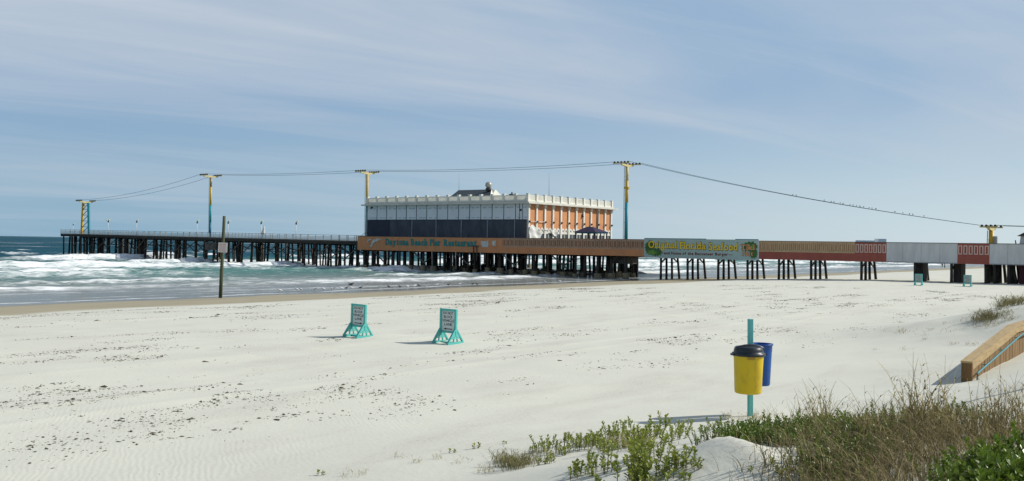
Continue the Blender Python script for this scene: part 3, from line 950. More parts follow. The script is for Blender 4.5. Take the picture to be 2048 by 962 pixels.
for k in range(5):
    a = WL + 4 + k * 11
    mb = MB(); mb.bar((a, PV + .5, 3.7), (a + 3.3, PV + .5, 1.4), .1, .25); mb.bar((a + 3.3, PV + 4, 3.8), (a, PV + 4, 1.6), .1, .25)
    pb(mb, 'cross_brace', M['brace'])
# boarded boxes among the piles
for px0, px1, y0, y1 in ((1224, 1256, 511, 528), (410, 432, 484, 500)):
    vv = PV + (2.2 if px0 > 1000 else 1.8)
    wa, z1 = on_v(px0, y0, vv); wb, z0 = on_v(px1, y1, vv)
    mb = MB(); mb.box(wa, wb, vv, vv + 3.5, z0, z1); pb(mb, 'boarded_box', M['brace'])
for px0, px1 in ((1829, 1846), (1908, 1922)):
    wa = on_v(px0, 540, PV + 1.6)[0]; wb = on_v(px1, 540, PV + 1.6)[0]
    p = PW(wa, PV + 1.6)
    mb = MB(); mb.box(wa, wb, PV + 1.6, PV + 4.4, gz(p.x, p.y) - .5, DZ - 1.5); pb(mb, 'boarded_box', M['pile'])
wa = on_v(2039, 540, PV + 1.5)[0]
mb = MB(); mb.box(wa, wa + 9, PV + 1.5, PV + 5.8, .5, DZ - 1.5); pb(mb, 'boarded_box', M['maroonwall'])

# railing of the outer pier
ends = [WL + (WS - WL) * i / nseg for i in range(nseg + 1)]
for side, vv in (('near', PV + 2.1), ('far', PV + 8.9)):
    for i in range(nseg):
        a, b_ = ends[i], ends[i + 1]
        za, zb = float(deckz(a)), float(deckz(b_))
        mb = MB()
        for t in np.arange(0, 1, .25):
            w_ = a + (b_ - a) * t; z_ = za + (zb - za) * t
            mb.box(w_ - .06, w_ + .06, vv - .06, vv + .06, z_ - .3, z_ + 1.05)
        for hh, th in ((.18, .14), (.45, .12), (.72, .12)):
            mb.bar((a, vv - .085, za + hh), (b_, vv - .085, zb + hh), .04, th)
        o = pb(mb, 'railing', M['rail'])
        mb = MB(); mb.bar((a, vv, za + 1.08), (b_, vv, zb + 1.08), .2, .06)
        pb(mb, 'handrail', M['railtop'], o)
mb = MB()
zz_ = float(deckz(WS))
for hh in (.18, .45, .72, 1.08):
    mb.bar((WS, PV + 2.1, zz_ + hh), (WS, PV + 8.9, zz_ + hh), .05, .12)
for vv in np.linspace(PV + 2.1, PV + 8.9, 6):
    mb.box(WS - .06, WS + .06, vv - .06, vv + .06, zz_ - .2, zz_ + 1.1)
pb(mb, 'railing', M['rail'])

ZT, ZB = 6.66, 3.86              # top and bottom of the painted boards
ZM = 5.02


def boards(wa, wb, lower, upper, fr_m, n, style):
    wa += .003; wb -= .003
    mb = MB(); mb.box(wa, wb, PV, PV + .14, ZB, ZM if style != 'plain' else ZT - .05)
    o = pb(mb, 'parapet_board', lower)
    if style != 'plain':
        mb = MB(); mb.box(wa, wb, PV + .04, PV + .14, ZM + .002, ZT - .05)
        pb(mb, 'upper_board', upper, o)
        mb = MB()
        st = (wb - wa) / n
        if style == 'tan':
            mb.box(wa, wb, PV - .04, PV + .038, ZM + .003, ZM + .14)
            mb.box(wa, wb, PV - .04, PV + .038, ZT - .22, ZT - .10)
        for k in range(n):
            x0 = wa + k * st + st * .12; x1 = wa + (k + 1) * st - st * .12
            z0, z1 = ZM + .18, ZT - .26
            if style == 'red': z0, z1 = ZM + .12, ZT - .30
            t = .10 if style == 'tan' else .13
            mb.box(x0, x0 + t, PV - .03, PV + .037, z0, z1)
            mb.box(x1 - t, x1, PV - .03, PV + .037, z0, z1)
            mb.box(x0 + t, x1 - t, PV - .028, PV + .037, z0, z0 + t)
            mb.box(x0 + t, x1 - t, PV - .028, PV + .037, z1 - t, z1)
        pb(mb, 'baluster_frames', fr_m, o)
    mb = MB()
    for w_ in np.arange(wa + 2.2, wb - 1, 2.44):
        mb.box(w_ - .018, w_ + .018, PV - .012, PV - .002, ZB + .01, (ZM if style != 'plain' else ZT - .06))
    if style == 'plain':
        mb.box(wa, wb, PV - .03, PV - .013, ZB, ZB + .12)
    pb(mb, 'board_seams', M['seam2'] if lower is M['greyboard'] else lower, o)
    mb = MB(); mb.box(wa, wb, PV - .06, PV + .2, ZT - .048, ZT + .03)
    pb(mb, 'top_trim', M['trim'] if style != 'tan' else fr_m if False else M['brown'], o)
    return o


boards(WL, W2, M['orange'], None, None, 1, 'plain')
boards(W2, W3, M['orange'], M['brown'], M['tan'], 34, 'tan')
boards(W3, W4, M['greyboard'], None, None, 1, 'plain')
boards(W4, W5, M['red'], M['brown2'], M['tan2'], 24, 'tan')
boards(W5, W6, M['red'], M['red'], M['pink'], 7, 'red')
boards(W6, W7, M['greyboard'], None, None, 1, 'plain')
boards(W7, W8, M['red'], M['red'], M['pink'], 6, 'red')
boards(W8, WE, M['greyboard'], None, None, 1, 'plain')
# back railing of the landward walkway
mb = MB()
for w_ in np.arange(W3, WE, 2.4):
    mb.box(w_ - .06, w_ + .06, PV + 6.4, PV + 6.52, DZ - .1, DZ + .9)
for hh in (.3, .6, .88):
    mb.bar((W3, PV + 6.38, DZ + hh), (WE, PV + 6.38, DZ + hh), .05, .12)
pb(mb, 'railing', M['rail'])
# T-shaped bracket hanging before the boards
wq = on_v(950, 495, PV - .25)[0]
mb = MB(); mb.box(wq - .9, wq + .9, PV - .3, PV - .15, 5.0, 5.15); mb.box(wq - .45, wq - .33, PV - .3, PV - .1, 2.6, 5.0); mb.box(wq + .33, wq + .45, PV - .3, PV - .1, 2.6, 5.0)
pb(mb, 'bracket', M['brace'])
for k in range(6):
    w_ = W2 - 29 + k * 6.1 * .98
    mb = MB(); mb.tube([(w_, PV - .05, ZB + .05), (w_ + .05, PV + .05, .6)], .07, 6); pb(mb, 'drain_pipe', M['rail'])

# ------------------------------------------------------------------ signs on the boards
so = (WL + .2, PV - .07, ZB)
sign = empty('restaurant_sign', PW(WL + .2, PV - .003, ZB), PIER_ROT, 'teal raised lettering with grey dolphins and turtles on the orange boards', 'sign')


def sp(px, py, v=PV - .05):
    w_, z_ = on_v(px, py, v)
    return w_ - (WL + .2), z_ - ZB


mb = MB()
words = [('Daytona', 772, 825, 474, 487), ('Beach', 832, 857, 476, 488.5), ('Pier', 861, 884, 477, 490), ('Restaurant', 888, 953, 478, 491)]
mb2 = MB()
words = [('Daytona', 771, 818), ('Beach', 822, 855), ('Pier', 860, 882), ('Restaurant', 888, 954)]
for (wd, x0, x1) in words:
    a0 = sp(x0, 485)[0]; a1 = sp(x1, 485)[0]
    mb.text(wd, a0, a1, 1.15, 2.42, 0.0, .10, .038, True)
mb.build('lettering', M['teal_letter'], sign)


def shape(pts, px, py, sc):
    return [(sp(px + x * sc, py + y * sc)) for x, y in pts]


dol = [(0, 0), (2, -3.2), (6, -5.5), (11, -6.4), (13, -9.6), (15, -6.2), (19, -6.6), (24, -8.4), (20, -4.6), (14, -2.6), (13, 0.4), (10.4, -1.0), (7, .6), (4, 3), (2.6, 7.4), (1, 9.6), (-.2, 12), (-2.4, 9.4), (-4.6, 8.6), (-1.4, 7), (0, 4)]
mb = MB(); mb.plate(shape(dol, 743, 484, .9), -.10, 0.0); mb.build('dolphin_cutout', M['cutout'], sign)
mb = MB(); mb.plate(shape(dol, 735, 481, .42), -.10, 0.0); mb.build('dolphin_cutout', M['cutout'], sign)
tur = [(-7, -4), (-5.4, -6.2), (-3, -4.6), (0, -5.6), (4, -5), (6, -6.8), (8, -4.6), (7, -1), (9, 1.4), (6.4, 4.4), (8, 6.6), (5, 7.4), (2, 6.2), (-1, 7.6), (-4, 6.4), (-5, 3), (-8, 1.8), (-6.4, -1)]
mb = MB(); mb.plate(shape(tur, 969, 487.5, 1.0), -.10, 0.0)
mb.build('turtle_cutout', M['cutout'], sign)
mb = MB(); mb.plate(shape([(x * .55, y * .9) for x, y in tur], 988, 486, .9), -.10, 0.0)
mb.build('turtle_cutout', M['cutout'], sign)

SF = (W3, PV - .12, ZB - .12)
seaf = empty('seafood_sign', PW(W3, PV, ZB - .12), PIER_ROT, 'long pale teal seafood billboard with yellow letters and painted palms hung on the pier boards', 'sign')
SW = W4 - W3
SH = ZT + .14 - (ZB - .12)
mb = MB(); mb.box(0.05, SW - .05, -.10, -.003, 0, SH); mb.build('sign_panel', M['signbg'], seaf)
mb = MB(); mb.box(0.0, SW, -.115, -.012, -.06, -.002); mb.box(0, .048, -.115, -.012, 0, SH); mb.box(SW - .048, SW + .1, -.115, -.012, 0, SH)
mb.build('sign_frame', M['greyboard'], seaf)
mb = MB(); mb.box(0, SW * .56, -.115, -.012, SH + .002, SH + .1); mb.box(SW * .81, SW, -.115, -.012, SH + .002, SH + .1); mb.build('sign_frame', M['tdteal'], seaf)
random.seed(3)
for (cx, cz, rx, rz, mname) in ((1.0, 1.6, 1.0, 1.25, 'signgreen'), (2.2, .85, 1.25, .75, 'signgreen'), (SW - 1.35, 2.0, 1.5, .85, 'signgreen'), (SW - .75, .95, .75, .85, 'signgreen'),
                                (1.5, .8, .9, .5, 'signlime'), (SW - .9, 1.9, .5, .5, 'signlime')):
    poly = []
    n = 26
    for k in range(n):
        a = 2 * math.pi * k / n
        q = (1.0 if k % 2 else .72) * random.uniform(.9, 1.1)
        poly.append((min(max(cx + rx * q * math.cos(a), .06), SW - .06), min(max(cz + rz * q * math.sin(a), .02), SH - .02)))
    mb = MB(); mb.plate(poly, -.112 - (.012 if mname == 'signlime' else 0) - .0003 * cx, -.101); mb.build('painted_leaves', M[mname], seaf)


def sfx(px):
    return on_v(px, 495, PV - .1)[0] - W3


for nm, mm, bold, y, gx in (('letter_outline', M['letter_dark'], .055, -.13, .07), ('lettering', M['yellow_letter'], .022, -.16, 0.0)):
    mb = MB()
    for wd, x0, x1, dz in (('Original', 1297, 1355, .12), ('Florida', 1360, 1413, .03), ('Seafood', 1418, 1477, -.06)):
        mb.text(wd, sfx(x0) - gx, sfx(x1) + gx, 1.45 + dz - gx * .4, 2.62 + dz + gx * .4, y, .02, bold, True)
    mb.build(nm, mm, seaf)
mb = MB()
mb.text('and Home of the Buccaneer Burger', sfx(1328), sfx(1457), .55, 1.0, -.105, .02, .028, False)
mb.box(sfx(1319), sfx(1327), -.12, -.105, .74, .80); mb.box(sfx(1458), sfx(1466), -.12, -.105, .66, .72)
mb.build('lettering', M['maroon'], seaf)
for nm, mm, bold, y, gx in (('letter_outline', M['letter_dark'], .05, -.135, .05), ('lettering', M['tiki'], .02, -.165, 0)):
    mb = MB()
    mb.text('Tiki', sfx(1482) - gx, sfx(1511) + gx, 1.52 - gx * .3, 2.35 + gx * .3, y, .02, bold, True)
    mb.text('Hut', sfx(1486) - gx, sfx(1508) + gx, .62 - gx * .3, 1.35 + gx * .3, y, .02, bold, True)
    mb.build(nm, mm, seaf)

# ------------------------------------------------------------------ restaurant building
BV = 146.0
BW1 = on_v(1055, 440, BV)[0]
BW0 = on_v(735, 440, BV)[0]
BD = 30.0
BH0 = DZ
bld = empty('restaurant_building', PW(BW1, BV, DZ), PIER_ROT, 'flat roofed restaurant in white sheeting with an orange stucco end, standing on the pier', 'building')
BWd = BW1 - BW0
ZE = 13.05 - DZ        # underside of the cornice
ZT1 = 10.12 - DZ       # top of the navy tarp
mb = MB(); mb.box(-BWd, -.31, 0.3, BD, 0, ZE); mb.build('core_wall', M['wrap'], bld)
mb = MB(); mb.box(-BWd, -.02, 0.0, .298, ZT1, ZE); mb.build('wrapped_wall', M['wrap'], bld)
mb = MB()
bays = 15
bst = BWd / bays
for k in range(1, bays):
    x = -BWd + k * bst
    mb.box(x - .06, x + .06, -.05, -.002, ZT1, ZE)
for x in (-bst * .42, -bst * 1.0 + .9):
    mb.box(x - .05, x + .05, -.05, -.003, ZT1, ZE)
mb.box(-BWd - .02, -.3, -.06, -.004, ZT1 - .04, ZT1 + .05)
mb.build('battens', M['batten'], bld)
mb = MB()
for k in range(bays):
    for q in (.18, .62):
        x = -BWd + (k + q) * bst + random.uniform(-.2, .2)
        mb.box(x, x + .75, -.012, -.002, ZE - .75, ZE - .52)
        if random.random() < .7:
            mb.box(x + .1, x + .9, -.012, -.002, ZT1 + .32, ZT1 + .5)
mb.build('printed_marks', M['wrapink'], bld)
mb = MB(); mb.box(-1.75, -1.35, -.08, -.003, ZE - 1.35, ZE - .95); mb.box(-BWd + .9, -BWd + 1.5, -.08, -.003, ZE - .55, ZE - .2)
mb.build('vent_grille', M['dark'], bld)
mb = MB(); mb.box(-BWd, -BWd + 6.2, .02, .298, 0, ZT1 - .05); mb.build('tarp', M['tarpdark'], bld)
# navy tarp with slack folds
nx, nz = 120, 10
V_ = []; 
for i in range(nx):
    for j in range(nz):
        x = -BWd + 6.2 + (BWd - 6.5) * i / (nx - 1); z = (ZT1 - .05) * j / (nz - 1)
        y = .06 + .05 * math.sin(x * 2.1 + .4 * math.sin(z)) + .03 * math.sin(x * 5.3 + z * 1.3)
        V_.append((x, y, z))
np_mesh('tarp', V_, grid_faces(nx, nz), M['tarp'], bld, smooth=True)
mb = MB()
for k in range(1, 6):
    x = -BWd + 6.2 + k * (BWd - 6.5) / 5.4
    mb.box(x - .10, x + .10, -.06, -.035, 0, ZT1 - .06)
for k in (2, 3, 4):
    x = -BWd + 6.2 + k * 7.0
    mb.bar((x - 1.0, -.05, .1), (x - .1, -.05, 1.7), .02, .12, (0, 1, 0))
mb.build('tarp_seams', M['seam'], bld)
# stair flank at the sea end
mb = MB(); mb.bar((-BWd - .3, .5, .1), (-BWd - .05, .5, 2.6), .1, .25); mb.bar((-BWd - 2.6, .5, .9), (-BWd - .4, .5, 2.2), .06, .08); mb.bar((-BWd - 2.6, .5, .2), (-BWd - .4, .5, 1.4), .06, .2)
mb.box(-BWd - .22, -BWd - .10, -.1, .05, 0, ZE)
mb.build('stair_rail', M['rail'], bld)
# orange end
mb = MB(); mb.box(-.309, 0, 0.3, BD, 2.62, ZE); mb.build('stucco_wall', M['stucco'], bld)
mb = MB(); mb.box(-.309, -.05, 0.3, BD, 0, 2.618); mb.build('ground_floor_wall', M['white'], bld)
nb = 11
ys = [BD * k / nb for k in range(nb + 1)]
for k, y in enumerate(ys):
    mb = MB()
    yy = min(max(y, .25), BD - .25)
    mb.box(.003, .24, yy - .23, yy + .23, 0, ZE)
    mb.box(.003, .36, yy - .32, yy + .32, ZE - .55, ZE - .003)
    o = mb.build('pilaster', M['white'], bld)
    mb = MB(); mb.box(.243, .50, yy - .11, yy + .11, ZE - 3.45, ZE - 3.1); mb.build('wall_lamp', M['dark'], o)
for k in range(nb):
    y0, y1 = ys[k] + .27, ys[k + 1] - .27
    # window opening with frame
    mb = MB(); mb.box(-.048, .04, y0, y1, .15, 2.0)
    wn = mb.build('window', M['glassdark'], bld)
    mb = MB(); mb.box(.042, .10, y0, y1, 1.9, 2.06); mb.box(.042, .09, (y0 + y1) / 2 - .05, (y0 + y1) / 2 + .05, .15, 1.898); mb.box(.042, .09, y0, y0 + .08, .15, 1.898)
    mb.build('window_frame', M['white'], wn)
    # scalloped arches above
    mb = MB()
    poly = []
    c0 = (y0 + y1) / 2; hw = (y1 - y0) / 2
    mb.box(-.045, .07, y0, y1, 2.07, 2.32)
    for s_ in (-.5, .5):
        n_ = 9; cy = c0 + s_ * hw
        pts_o = [(cy + hw * .49 * math.cos(math.pi * i / n_), 2.322 + .72 * math.sin(math.pi * i / n_)) for i in range(n_ + 1)]
        pts_i = [(cy + hw * .27 * math.cos(math.pi * i / n_), 2.322 + .40 * math.sin(math.pi * i / n_)) for i in range(n_ + 1)]
        for i in range(n_):
            q = [pts_o[i], pts_o[i + 1], pts_i[i + 1], pts_i[i]]
            mb.hexa([(.004, q[0][0], q[0][1]), (.004, q[1][0], q[1][1]), (.004, q[2][0], q[2][1]), (.004, q[3][0], q[3][1]),
                     (.09, q[0][0], q[0][1]), (.09, q[1][0], q[1][1]), (.09, q[2][0], q[2][1]), (.09, q[3][0], q[3][1])])
    mb.build('arch_tracery', M['white'], bld)
mb = MB()
mb.box(.25, .33, .4, 5.6, ZE - 3.25, ZE - 3.18)
mb.build('hanging_cable', M['sheet'], bld)
# torn sheeting on the near end of the orange side
nx, nz = 30, 12
V_ = []
for i in range(nx):
    for j in range(nz):
        y = .1 + 9.2 * i / (nx - 1)
        top = 3.05 + (.55 * math.sin(y * 1.3) - .12 * y)
        bot = 0.0 if y < 2.6 else min(2.6, (y - 2.6) * 1.25)
        z = bot + (top - bot) * j / (nz - 1)
        V_.append((.45 + .10 * math.sin(y * 3 + z * 2) + .05 * math.sin(z * 5 + y), y, z))
np_mesh('torn_sheet', V_, grid_faces(nx, nz), M['sheet'], bld, smooth=True)
mb = MB(); mb.tube([(.02, BD * .62, ZE - 1.3), (.02 + .3, BD * .62, ZE - 1.9)], .16, 8); mb.tube([(.27, BD * 8.95 / 11, ZE - .3), (.27, BD * 8.9 / 11, ZE - 5)], .09, 6)
mb.build('drain_pipe', M['dark'], bld)
# cornice and roof parapet
mb = MB(); mb.box(-BWd - 1.0, 1.0, -1.0, BD + 1.0, ZE, ZE + .26); mb.build('cornice', M['cornice'], bld)
mb = MB(); mb.box(-BWd - .4, .4, -.4, BD + .4, ZE + .262, ZE + .50); mb.build('roof', M['cornice'], bld)
ZR = ZE + .502


def ppost(x, y):
    mb = MB(); mb.box(x - .25, x + .25, y - .25, y + .25, ZR, ZR + 1.32); mb.box(x - .3, x + .3, y - .3, y + .3, ZR + 1.322, ZR + 1.42)
    mb.build('parapet_post', M['white'], bld)


def pbal(a, b_):
    mb = MB()
    a = Vector(a); b_ = Vector(b_); dd = (b_ - a).normalized(); Ln = (b_ - a).length
    a2 = a + dd * .27; b2 = b_ - dd * .27
    mb.bar(a2 + Vector((0, 0, .14)), b2 + Vector((0, 0, .14)), .16, .28)
    mb.bar(a2 + Vector((0, 0, 1.1)), b2 + Vector((0, 0, 1.1)), .14, .09)
    n_ = 11
    for i in range(n_):
        p = a2 + (b2 - a2) * ((i + .5) / n_)
        mb.box(p.x - .06, p.x + .06, p.y - .06, p.y + .06, ZR + .281, ZR + 1.055)
    mb.build('balustrade', M['white'], bld)


xs_ = [-BWd + k * bst for k in range(bays + 1)]
for k, x in enumerate(xs_):
    ppost(x, 0)
    ppost(x, BD)
    if k: pbal((xs_[k - 1], 0, ZR), (x, 0, ZR)); pbal((xs_[k - 1], BD, ZR), (x, BD, ZR))
for k, y in enumerate(ys):
    if 0 < k < nb: ppost(0, y); ppost(-BWd, y)
    if k: pbal((0, ys[k - 1], ZR), (0, y, ZR)); pbal((-BWd, ys[k - 1], ZR), (-BWd, y, ZR))
# gabled roof house on top
vg = 160.0


def bl(px, py, v):
    w_, z_ = on_v(px, py, v)
    return w_ - BW1, v - BV, z_ - DZ


gl, gr = bl(904, 392, 155)[0] - .6, bl(980, 392, 155)[0] + .5
zr = bl(950, 379.5, 160)[2]
zb_ = ZR
yF, yM, yBk = 155 - BV, 160 - BV, 165 - BV
rx0 = bl(917, 380, 160)[0]; rx1 = bl(983, 380, 160)[0]
mb = MB()
mb.hexa([(gl - 1.2, yF - 1, zb_ + .1), (gr, yF - 1, zb_ + .1), (rx1, yM, zr - .15), (rx0, yM, zr - .15), (gl - 1.2, yF - 1, zb_ + .3), (gr, yF - 1, zb_ + .3), (rx1, yM, zr), (rx0, yM, zr)])
rf = mb.build('upper_roof', M['slate'], bld)
xe = bl(1006, 380, 162)[0]
mb = MB()
mb.hexa([(gr, yF - 1, zb_ + .1), (xe - .2, yF + 2.2, zb_ + .1), (xe - .2, yBk, zb_ + .1), (gr - 3, yBk, zb_ + .1),
         (rx1 + .05, yM - .05, zr - .02), (xe - .6, yM + .1, zr - .1), (xe - .6, yM + .4, zr - .1), (rx1, yM + .4, zr - .02)])
mb.build('upper_wall', M['white'], bld)
x, y, z = bl(977, 378, 159)
mb = MB(); mb.lathe([(.62, 0), (.62, .55)], (x, y, z - .35), 14); mb.build('vent_base', M['dark'], bld)
mb = MB(); mb.lathe([(.3, .0), (.55, .2), (.70, .55), (.66, .9), (.48, 1.15), (.2, 1.28)], (x, y, z + .2), 16); mb.build('roof_vent', M['vent'], bld)
x, y, z = bl(1023, 392, 158)
mb = MB(); mb.lathe([(1.0, 0), (1.0, .9), (.95, 1.25), (.72, 1.65), (.5, 1.75)], (x, y, ZR), 18); o = mb.build('roof_vent', M['vent'], bld)
mb = MB(); mb.lathe([(.55, 1.75), (.55, 2.05), (.3, 2.15)], (x, y, ZR), 14); mb.tube([(x + .1, y, ZR + 2.1), (x + .1, y, ZR + 2.5)], .14, 8); mb.build('vent_cap', M['dark'], o)
for px, y0, y1, v in ((918, 381, 349, 160), (1098, 393, 345, 153)):
    x, y, z0 = bl(px, y0, v); x1, _, z1 = bl(px + .2, y1, v)
    mb = MB(); mb.tube([(x, y, min(z0, ZR)), (x, y, z0 + (z1 - z0) * .3), (x1, y, z1)], [.09, .05, .03], 6); mb.build('antenna', M['rail'], bld)

# ------------------------------------------------------------------ gazebo on the deck and kiosk at the land end
gv = 152.0
g0 = on_v(1161, 467, gv)[0]; g1 = on_v(1205, 465, gv)[0]
gc = (g0 + g1) / 2; gw = (g1 - g0) / 2
gaz = empty('gazebo', PW(gc, gv, DZ), PIER_ROT, 'small open gazebo with a dark purple roof before the orange building end', 'gazebo')
ze = on_v(1180, 464.5, gv)[1] - DZ; zt = on_v(1180, 453.5, gv)[1] - DZ
mb = MB(); mb.hexa([(-gw, -gw, ze), (gw, -gw, ze), (gw, gw, ze), (-gw, gw, ze), (-gw * .35, -.2, zt), (gw * .1, -.2, zt), (gw * .1, .2, zt), (-gw * .35, .2, zt)])
mb.build('roof', M['kioskroof'], gaz)
mb = MB()
for s_ in (-1, 1):
    mb.box(-gw * .92, gw * .92, s_ * gw * .92 - .06, s_ * gw * .92 + .06, ze - .22, ze - .003); mb.box(s_ * gw * .92 - .06, s_ * gw * .92 + .06, -gw * .85, gw * .85, ze - .22, ze - .003)
mb.build('fascia', M['awn'], gaz)
for sx_ in (-1, -.35, .35, 1):
    for sy_ in (-1, 1):
        mb = MB(); mb.box(sx_ * gw * .86 - .09, sx_ * gw * .86 + .09, sy_ * gw * .86 - .09, sy_ * gw * .86 + .09, 0, ze - .2); mb.build('post', M['dark'], gaz)
mb = MB(); mb.box(-1.3, 1.2, -.5, .5, 0, .9); mb.build('counter', M['maroonwall'], gaz)

kv = 145.2
k0 = on_v(2040, 480, kv)[0]
kio = empty('beach_kiosk', PW(k0 + 1.6, kv, DZ), PIER_ROT, 'small pale kiosk with a dark gabled roof standing on the walkway by the land end', 'kiosk')
ke = on_v(2040, 472.5, kv)[1] - DZ
mb = MB(); mb.hexa([(-1.6, -1.2, 0), (1.6, -1.2, 0), (1.6, 1.2, 0), (-1.6, 1.2, 0), (-1.35, -1.1, ke), (1.35, -1.1, ke), (1.35, 1.1, ke), (-1.35, 1.1, ke)]); mb.build('wall', M['greyboard'], kio)
mb = MB(); mb.hexa([(-1.75, -1.5, ke), (1.75, -1.5, ke), (1.75, 1.5, ke), (-1.75, 1.5, ke), (-.05, -1.5, ke + .95), (.05, -1.5, ke + .95), (.05, 1.5, ke + .95), (-.05, 1.5, ke + .95)]); mb.build('roof', M['dark'], kio)
mb = MB(); mb.bar((-1.95, -1.25, ke - .55), (-1.72, -1.25, -.1), .12, .12); mb.build('post', M['dark'], kio)

# ------------------------------------------------------------------ cable towers
TV = PV + 5.0
TWS = []
for px, pyt in ((172, 403), (422, 352), (735, 345), (1254.5, 329), (1983, 456)):
    w_, z_ = on_v(px, pyt, TV)
    TWS.append((w_, z_))


def sheave_train(mb_par, y, ztop, n=5, L=3.2):
    mb = MB(); mb.box(-L / 2, L / 2, y - .12, y + .12, ztop - .30, ztop - .12)
    tr = mb.build('sheave_beam', M['tcream'], mb_par)
    for k in range(n):
        x = -L / 2 + L * (k + .5) / n
        s_ = MB(); 
        s_.tube([(x, y - .16, ztop - .04), (x, y + .16, ztop - .04)], .155, 10)
        s_.build('sheave', M['dark'], tr)


def tower(i, label, bands, kind='column'):
    w_, z_ = TWS[i]
    zbase = float(deckz(w_)) if w_ < WL else DZ
    t = empty('cable_tower', PW(w_, TV, zbase), PIER_ROT, label, 'tower', 'chairlift cable towers along the pier')
    h = z_ - zbase
    if kind == 'column':
        zz = [1.0] + [b_[0] for b_ in bands] 
        top = h - .35
        for q, (frac0, frac1, mm) in enumerate(bands):
            mb = MB(); mb.lathe([(.30 - .05 * frac0, h * frac0 - (h - top) * (frac0 == 1)), (.30 - .05 * frac1, min(h * frac1, top))], (0, 0, 0), 14)
            mb.build('column', mm, t)
        mb = MB()
        for s_ in (-.14, .14):
            mb.bar((-.52, s_, .8), (-.48, s_, top), .04, .04)
        for z in np.arange(1, top, .35):
            mb.bar((-.5, -.14, z), (-.5, .14, z), .03, .03)
        for z in np.arange(1.5, top, 2.4):
            mb.bar((-.5, 0, z), (-.2, 0, z), .04, .04)
        mb.build('ladder', M['dark'], t)
    else:
        for s_, mm, mm2 in ((-1, M['tyellow'], M['tyellow']), (1, M['tteal'], M['tteal'])):
            mb = MB(); mb.bar((s_ * 1.35, s_ * .3, 0), (s_ * 1.0, s_ * .2, h - .35), .5, .5); mb.build('leg', mm, t)
        mb = MB(); n_ = 5
        for k in range(n_):
            z0 = h * (.04 + .9 * k / n_); z1 = h * (.04 + .9 * (k + 1) / n_)
            mb.bar((-1.2, -.2, z0), (1.1, .2, z1), .12, .12); mb.bar((-1.2, -.2, z1), (1.1, .2, z1), .12, .12)
        mb.build('lattice', M['tdteal'], t)
    mb = MB()
    L_ = 2.0
    mb.hexa([(-.16, -L_, h - .22), (.16, -L_, h - .22), (.16, -L_, h - .02), (-.16, -L_, h - .02),
             (-.16, 0, h - .42), (.16, 0, h - .42), (.16, 0, h), (-.16, 0, h)])
    mb.hexa([(-.16, 0, h - .42), (.16, 0, h - .42), (.16, 0, h), (-.16, 0, h), (-.16, L_, h - .22), (.16, L_, h - .22), (.16, L_, h - .02), (-.16, L_, h - .02)])
    mb.build('crossarm', M['tcream'], t)
    for y in (-L_, L_):
        sheave_train(t, y, h + .32, 5 if i < 4 else 4, 3.3 if i < 4 else 2.2)
    return t


Y_, T_, D_, RU = M['tyellow'], M['tteal'], M['tdteal'], M['trust']
tower(0, 'lattice cable tower with one yellow and one teal leg at the pier tip', None, 'lattice')
tower(1, 'slim cable tower in teal and yellow with a rusty top on the outer pier', [(0, .24, D_), (.24, .52, T_), (.52, .82, Y_), (.82, 1, RU)])
tower(2, 'yellow over dark teal cable tower at the sea corner of the restaurant', [(0, .25, D_), (.25, .52, T_), (.52, 1, Y_)])
t4 = tower(3, 'tallest yellow and teal cable tower, with a ladder, right of the restaurant', [(0, .53, T_), (.53, .80, Y_), (.80, 1, M['tcream'])])
mb = MB(); 
for a in range(10):
    x0, y0 = .45 * math.cos(a * .628), .45 * math.sin(a * .628); x1, y1 = .45 * math.cos((a + 1) * .628), .45 * math.sin((a + 1) * .628)
    hh = TWS[3][1] - DZ
    mb.bar((x0, y0, hh * .71), (x1, y1, hh * .71), .1, .35)
mb.build('collar', M['tyellow'], t4)
t5 = tower(4, 'short thick yellow cable tower rising just above the grey boards near the land end', [(0, 1, Y_)])
t5.children[0].scale = (1.3, 1.3, 1)
mb = MB(); mb.box(.3, .75, -.3, .3, .9, 2.0); mb.build('control_box', M['vent'], t5)

# cables: two per span
CAB = 'chairlift cables strung between the towers'
SEG = ['from the lattice tower at the sea end to the slim striped tower', 'from the slim striped tower to the tower at the restaurant corner', 'from the restaurant corner tower to the tallest tower', 'from the tallest tower down to the short thick yellow tower', 'from the short thick yellow tower towards the land']
pts_t = TWS + [(TWS[4][0] + 46, TWS[4][1] - .3)]
CABLES = {}
for i in range(5):
    (wa, za), (wb, zb) = pts_t[i], pts_t[i + 1]
    wa += 1.6 if i < 4 else 1.1; wb -= (1.6 if i < 3 else 1.1)
    sag = [1.1, .35, .5, .75, .3][i]
    for side, y in (('near', -2.0), ('far', 2.0)):
        mb = MB(); P_ = []
        for k in range(25):
            t = k / 24
            P_.append((wa + (wb - wa) * t, TV + y, za + .33 + (zb - za) * t - sag * 4 * t * (1 - t)))
        o0 = P_[0]
        mb.tube(P_, .034, 6)
        o = mb.build('steel_cable', M['cable'], None, o0)
        o.location = PW(*o0); o.rotation_euler = (0, 0, PIER_ROT)
        tag(o, ('nearer' if side == 'near' else 'farther') + ' steel cable ' + SEG[i], 'cable', CAB)
        CABLES[(i, side)] = P_

